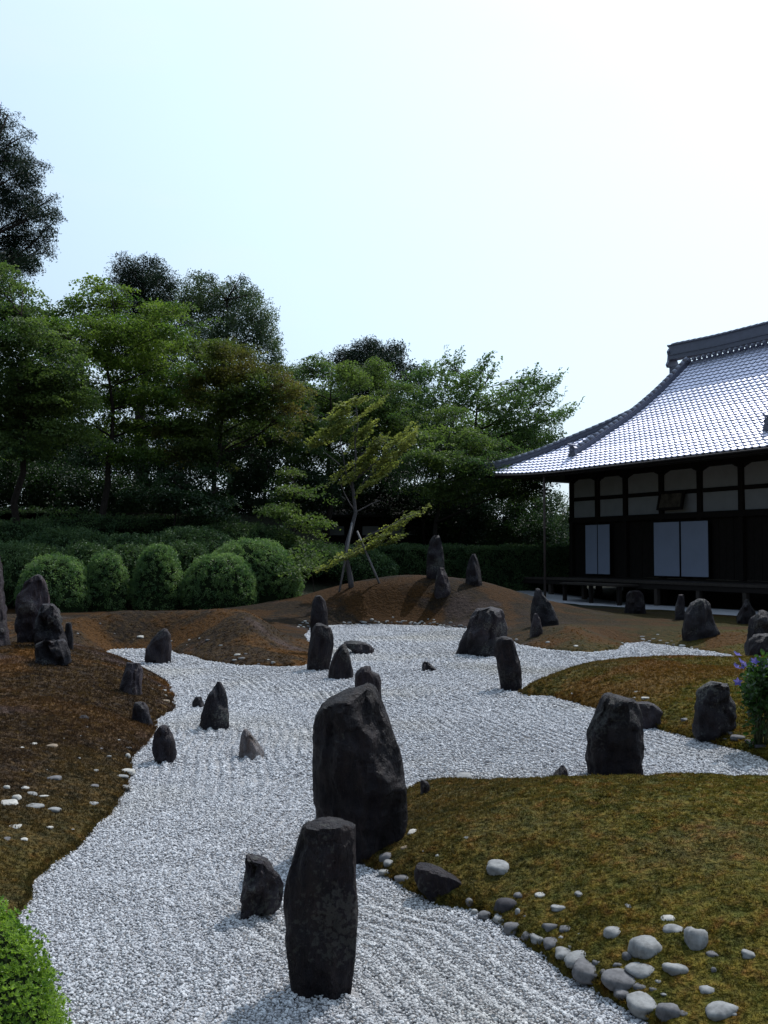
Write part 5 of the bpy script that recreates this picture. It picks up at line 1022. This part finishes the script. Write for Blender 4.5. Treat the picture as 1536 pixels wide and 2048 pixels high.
# ridge stacks
def ridge_stack(name, pts, w, h, capr, up=0.0, label=None, step=.26, mat=M_RIDGE):
    """a wall of layered flat tiles along pts topped by a row of round cap tiles"""
    mb = MB(); n_ = len(pts); V = []; 
    for i, p in enumerate(pts):
        d = (pts[min(i + 1, n_ - 1)] - pts[max(i - 1, 0)]); s = Vector((d.y, -d.x, 0)).normalized()
        for (ww, hh) in ((w, 0), (w, h * .30), (w * 1.12, h * .31), (w * 1.12, h * .36), (w * .94, h * .37), (w * .90, h), (w * 1.1, h + .004), (w * 1.1, h + .03)):
            V.append((p + s * ww / 2 + Vector((0, 0, hh)), p - s * ww / 2 + Vector((0, 0, hh))))
    m8 = 8; VV = []; 
    for i in range(n_): VV += [V[i * m8 + j][0] for j in range(m8)] + [V[i * m8 + j][1] for j in range(m8 - 1, -1, -1)]
    q = 2 * m8; Fc = [(i * q + j, i * q + (j + 1) % q, (i + 1) * q + (j + 1) % q, (i + 1) * q + j) for i in range(n_ - 1) for j in range(q)] + [tuple(range(q)), tuple(range(n_ * q - 1, (n_ - 1) * q - 1, -1))]
    mb.add(VV, Fc); o = mb.build(name, mat, roof, False, HO)
    if label: o['label'] = label
    # cap tiles
    L = [0]
    for i in range(1, n_): L.append(L[-1] + (pts[i] - pts[i - 1]).length)
    k = int(L[-1] / step); P3 = np.array([list(p) for p in pts])
    for j in range(k):
        a, b = j * L[-1] / k, (j + 1) * L[-1] / k
        pa, pb = [Vector([np.interp(t, L, P3[:, c]) for c in range(3)]) + Vector((0, 0, h + .03)) for t in (a, b + .02)]
        d = (pb - pa).normalized(); s = Vector((d.y, -d.x, 0)).normalized(); up_ = s.cross(d); up_ = up_ if up_.z > 0 else -up_; V = []
        for p, rr2 in ((pa, capr * .86), (pb, capr), (pb - d * .03, capr * .8)):
            for t in range(7): f = math.pi * t / 6; V.append(p + s * math.cos(f) * rr2 + up_ * math.sin(f) * rr2)
        mm = MB(); mm.add(V, [(i * 7 + t, i * 7 + t + 1, (i + 1) * 7 + t + 1, (i + 1) * 7 + t) for i in range(2) for t in range(6)]); mm.build('cap_tile', mat if name == 'main_ridge' else M_TILE2, o, True, HO)
    return o
M_TILE2 = mat_tile('cap_clay_tile', (0.36, 0.37, 0.45), 0.45, 0.4)
us_r = np.linspace(.75, 15.3, 16)
rs_main = ridge_stack('main_ridge', [W(u, -SR, 9.48 + .12 * max(0, (3 - u) / 3)) for u in us_r], .42, .56, .11, step=.3)
# band of round tile ends under the ridge
for u in np.arange(1.9, 15.2, .26):
    mb = MB(); c_ = W(u, -SR + .29, 9.36); mb.tube([c_ - NN * .08, c_ + NN * .05], [.07, .07], 8); mb.build('tile_end', M_RIDGE, rs_main, True, HO)
def desc(u0, s_top, s_bot): return [RP(u0, s, .03) for s in np.linspace(s_top, s_bot, 14)]
ridge_stack('descending_ridge', desc(1.68, .15, 5.75), .24, .20, .10)
ridge_stack('descending_ridge', desc(10.45, .15, 5.75)[::1], .24, .20, .10)
ridge_stack('corner_ridge', [RP(4.5 - s, s, .03 + .10 * max(0, (s - 6) / .9)) for s in np.linspace(2.9, 6.95, 14)], .24, .16, .10)
def oni(name, c, out, w, h, label):
    """ogre tile: a flared plate with horn and two curled feet"""
    side = Vector((out.y, -out.x, 0)).normalized(); mb = MB()
    prof = [(-.5, 0), (-.62, .12), (-.45, .30), (-.40, .55), (-.48, .72), (-.30, .86), (-.10, .92), (0, 1.02), (.10, .92), (.30, .86), (.48, .72), (.40, .55), (.45, .30), (.62, .12), (.5, 0)]
    k = len(prof); A = [c + side * a * w + Vector((0, 0, b * h)) + out * .05 for a, b in prof]; B = [c + side * a * w + Vector((0, 0, b * h)) - out * .07 for a, b in prof]
    mb.add(A + B, [tuple(range(k)), tuple(range(2 * k - 1, k - 1, -1))] + [(j, (j + 1) % k, k + (j + 1) % k, k + j) for j in range(k)])
    mb.tube([c + Vector((0, 0, h * .55)) + out * .04, c + Vector((0, 0, h * .56)) + out * .11], [w * .2, w * .14], 8)      # boss
    mb.tube([c + Vector((0, 0, h * .95)) - out * .1, c + Vector((0, 0, h * 1.0)) + out * .16, c + Vector((0, 0, h * 1.06)) + out * .24], [w * .14, w * .12, w * .08], 8)   # projecting cap
    o = mb.build(name, M_RIDGE, roof, False, HO); o['label'] = label
oni('ogre_tile', W(.72, -SR, 9.26), -AX, .50, .90, 'large ogre tile closing the main ridge')
oni('ogre_tile', RP(1.68, 5.8, .02), NN, .36, .42, 'small ogre tile at the foot of the left descending ridge')
oni('ogre_tile', RP(10.45, 5.8, .02), NN, .36, .42, 'small ogre tile at the foot of the right descending ridge')
dg_ = (NN - AX).normalized(); oni('ogre_tile', RP(-2.42, 6.92, .0), dg_, .30, .28, 'little upturned ogre tile at the eave corner')
# gable barge boards below the ridge end
mb = MB()
for s_ in (1, -1):
    for a in np.linspace(0, 2.6, 10)[:-1]:
        b = a + 2.6 / 9; f_ = lambda s, dz: W(1.28, -SR + s_ * s, rz(s) + dz)
        mb.add([f_(a, .06), f_(b, .06), f_(b, -.28), f_(a, -.28), f_(a, .06) + AX * .08, f_(b, .06) + AX * .08, f_(b, -.28) + AX * .08, f_(a, -.28) + AX * .08], [(0, 1, 2, 3), (4, 7, 6, 5), (0, 4, 5, 1), (3, 2, 6, 7)])
mb.build('barge_board', M_WOOD, roof, False, HO)
mb = MB(); mb.box(W(1.12, -SR, 9.14), (.75, .36, .30), RW); mb.build('ridge_support', M_RIDGE, roof, False, HO)
# gutter and its downpipe
g0 = [RP(u, 6.98, -.05) for u in np.linspace(-2.3, 17, 30)]; mb = MB(); mb.tube(g0, .045, 6); mb.build('gutter', M_WOOD, hall, True, HO)
gx = W(1.37, 2.36, 0); mb = MB(); mb.tube([(gx.x, gx.y, .05), (gx.x, gx.y, 2.4), (gx.x, gx.y, 4.68)], [.045, .045, .045], 8); mb.tube([(gx.x, gx.y, 4.60), (gx.x, gx.y, 4.72)], [.055, .08], 8)
o = mb.build('downpipe', M_PIPE, hall, True, HO)
# name plaque tilted forward under the rail
pl = W(5.45, .22, 3.62); mb = MB(); Rp = RW @ Matrix.Rotation(math.radians(14), 3, 'X'); mb.box(pl, (1.02, .05, .52), Rp)
o = mb.build('hanging_plaque', M_BOARD, None, False, tuple(pl)); o.location = pl; tag(o, 'weathered wooden name board tilting forward from the plaster band above the doors', 'plaque')
for k, (a, b, c, d) in enumerate([(0, .28, 1.14, .07), (0, -.28, 1.14, .07), (.54, 0, .07, .50), (-.54, 0, .07, .50)]):
    mb = MB(); mb.box(Rp @ Vector((a, .02, b)), (c, .09, d), Rp); mb.build('frame_rail', M_WOOD, o)
# rain gravel strip under the eave
mb = MB(); P = [W(-3.2, 3.0, .0), W(17, 3.0, .0), W(17, 1.2, .0), W(-3.2, 1.2, .0)]
nu_ = 40; V = []; 
for i in range(nu_ + 1):
    for j in range(5):
        p = W(-3.2 + 20.2 * i / nu_, 1.0 + 2.1 * j / 4 + (.12 * math.sin(i * 1.3) if j == 4 else 0), 0); V.append((p.x, p.y, Hpt(p.x, p.y) + .035))
mb.add(V, [(i * 5 + j, i * 5 + j + 1, (i + 1) * 5 + j + 1, (i + 1) * 5 + j) for i in range(nu_) for j in range(4)]); tag(mb.build('rain_gravel_path', M_STRIP), kind='structure')

# outbuilding behind the trees
ob = empty('garden_building', (-.9, 47.5, .3), 'low dark outbuilding with a band of cream plaster panels glimpsed behind the staked maple', 'building'); OO = (-.9, 47.5, .3)
def obox(nm, x0, x1, y0, y1, z0, z1, mat): mb = MB(); mb.box(((x0 + x1) / 2, (y0 + y1) / 2, (z0 + z1) / 2), (x1 - x0, y1 - y0, z1 - z0)); return mb.build(nm, mat, ob, False, OO)
obox('wall', -4.2, 4.0, 46.1, 49.5, .2, 2.66, M_WOOD); obox('wall', -4.1, 3.9, 46.25, 49.4, 2.663, 3.6, M_WOOD)
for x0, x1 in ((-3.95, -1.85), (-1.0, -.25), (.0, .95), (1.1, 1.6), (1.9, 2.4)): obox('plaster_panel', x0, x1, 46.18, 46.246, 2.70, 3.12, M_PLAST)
for x in np.arange(-.2, 1.3, .12): obox('lattice_bar', x, x + .05, 46.16, 46.2, 3.2, 3.5, M_WOOD2)
mb = MB(); V = [(-4.8, 45.2, 3.62), (4.6, 45.2, 3.62), (4.6, 47.8, 4.9), (-4.8, 47.8, 4.9), (4.6, 50.4, 3.62), (-4.8, 50.4, 3.62), (-4.8, 45.2, 3.52), (4.6, 45.2, 3.52), (4.6, 50.4, 3.52), (-4.8, 50.4, 3.52)]
mb.add(V, [(0, 1, 2, 3), (3, 2, 4, 5), (6, 9, 8, 7), (0, 6, 7, 1), (5, 4, 8, 9), (1, 7, 8, 4, 2), (0, 3, 5, 9, 6)]); mb.build('roof', M_DARKT, ob, False, OO)

# ------------------------------------------------------------------ bellflower plant at the right edge
def bellflower():
    x, y, z = hit(1528, 1500); y += .1; root = empty('bellflower_plant', (x, y, z), 'leafy balloon flower plant with violet blooms on a narrow bundle of stems', 'plant'); org = (x, y, z)
    MS = simple_mat('green_stem', (0.05, 0.06, 0.025), .7, .3, .3, 30, .2, .003); MF = leaf_mat('violet_petal', (0.10, 0.09, 0.42), (0.19, 0.16, 0.62), None, 8, .5); ML = leaf_mat('bellflower_leaf', (0.015, 0.045, 0.012), (0.045, 0.10, 0.022), None, 6, .45, .35, .5)
    r = random.Random(9); mb = MB(); k = y / F; tips = []
    for i in range(34):
        px = 1558 + r.uniform(-62, 62); py = 1330 + r.uniform(-18, 60) + abs(px - 1545) * .2; e = at(px, py, y + r.uniform(-.25, .25)); b = Vector((x + r.uniform(-.05, .05), y + r.uniform(-.05, .05), z - .03))
        mid = b.lerp(e, .5) + Vector((-(e.x - b.x) * .36, 0, .03)); P = [b, b.lerp(mid, .5) , mid, mid.lerp(e, .55), e]; mb.tube(P, [.007, .006, .005, .004, .003], 5); tips.append((P, e))
    mb.build('stems', MS, root, True, org)
    V, Fc = spray(5, 9, .05, .03, .055, .016, tilt=.9, shape='ball', fold=True); pr = [proto('leaf_cluster', V, Fc, ML)]
    Q = []
    for P, e in tips:
        for t in np.linspace(.62, 1.0, 12):
            i = min(int(t * 4), 3); q = P[i].lerp(P[i + 1], t * 4 - i) + Vector((r.gauss(0, .03), r.gauss(0, .03), r.gauss(0, .03))); Q.append(tuple(q))
    for _ in range(9): Q.append((x + r.uniform(-.1, .1), y + r.uniform(-.1, .1), z + r.uniform(.0, .3)))
    n = len(Q); scatter('foliage', Q, [[r.uniform(-1, 1), r.uniform(-1, 1), r.uniform(0, 6.28)] for _ in range(n)], [r.uniform(.8, 1.3) for _ in range(n)], pr, root, org)
    z3 = lambda a, b: (1400 + a / 5.69, 1180 + b / 5.69)
    for (a, b) in [(420, 730), (470, 812), (412, 870), (505, 868), (622, 815), (670, 800), (588, 878), (738, 858), (700, 850), (428, 1050), (760, 830), (820, 860), (860, 800), (900, 900)]:
        c = at(*z3(a, b), y + r.uniform(-.2, .1)); mb = MB(); R0 = .048; ax = Vector((r.uniform(-.5, .5), r.uniform(-1, -.1), r.uniform(.1, .9))).normalized(); s = ax.orthogonal().normalized(); t_ = ax.cross(s); V = [c - ax * .012]
        for q in range(10):
            f = 6.283 * q / 10; rr3 = R0 if q % 2 == 0 else R0 * .55; V.append(c + (s * math.cos(f) + t_ * math.sin(f)) * rr3 + ax * (.014 if q % 2 == 0 else .008))
        mb.add(V, [(0, 1 + q, 1 + (q + 1) % 10) for q in range(10)]); mb.build('flower', MF, root, False, org)
bellflower()
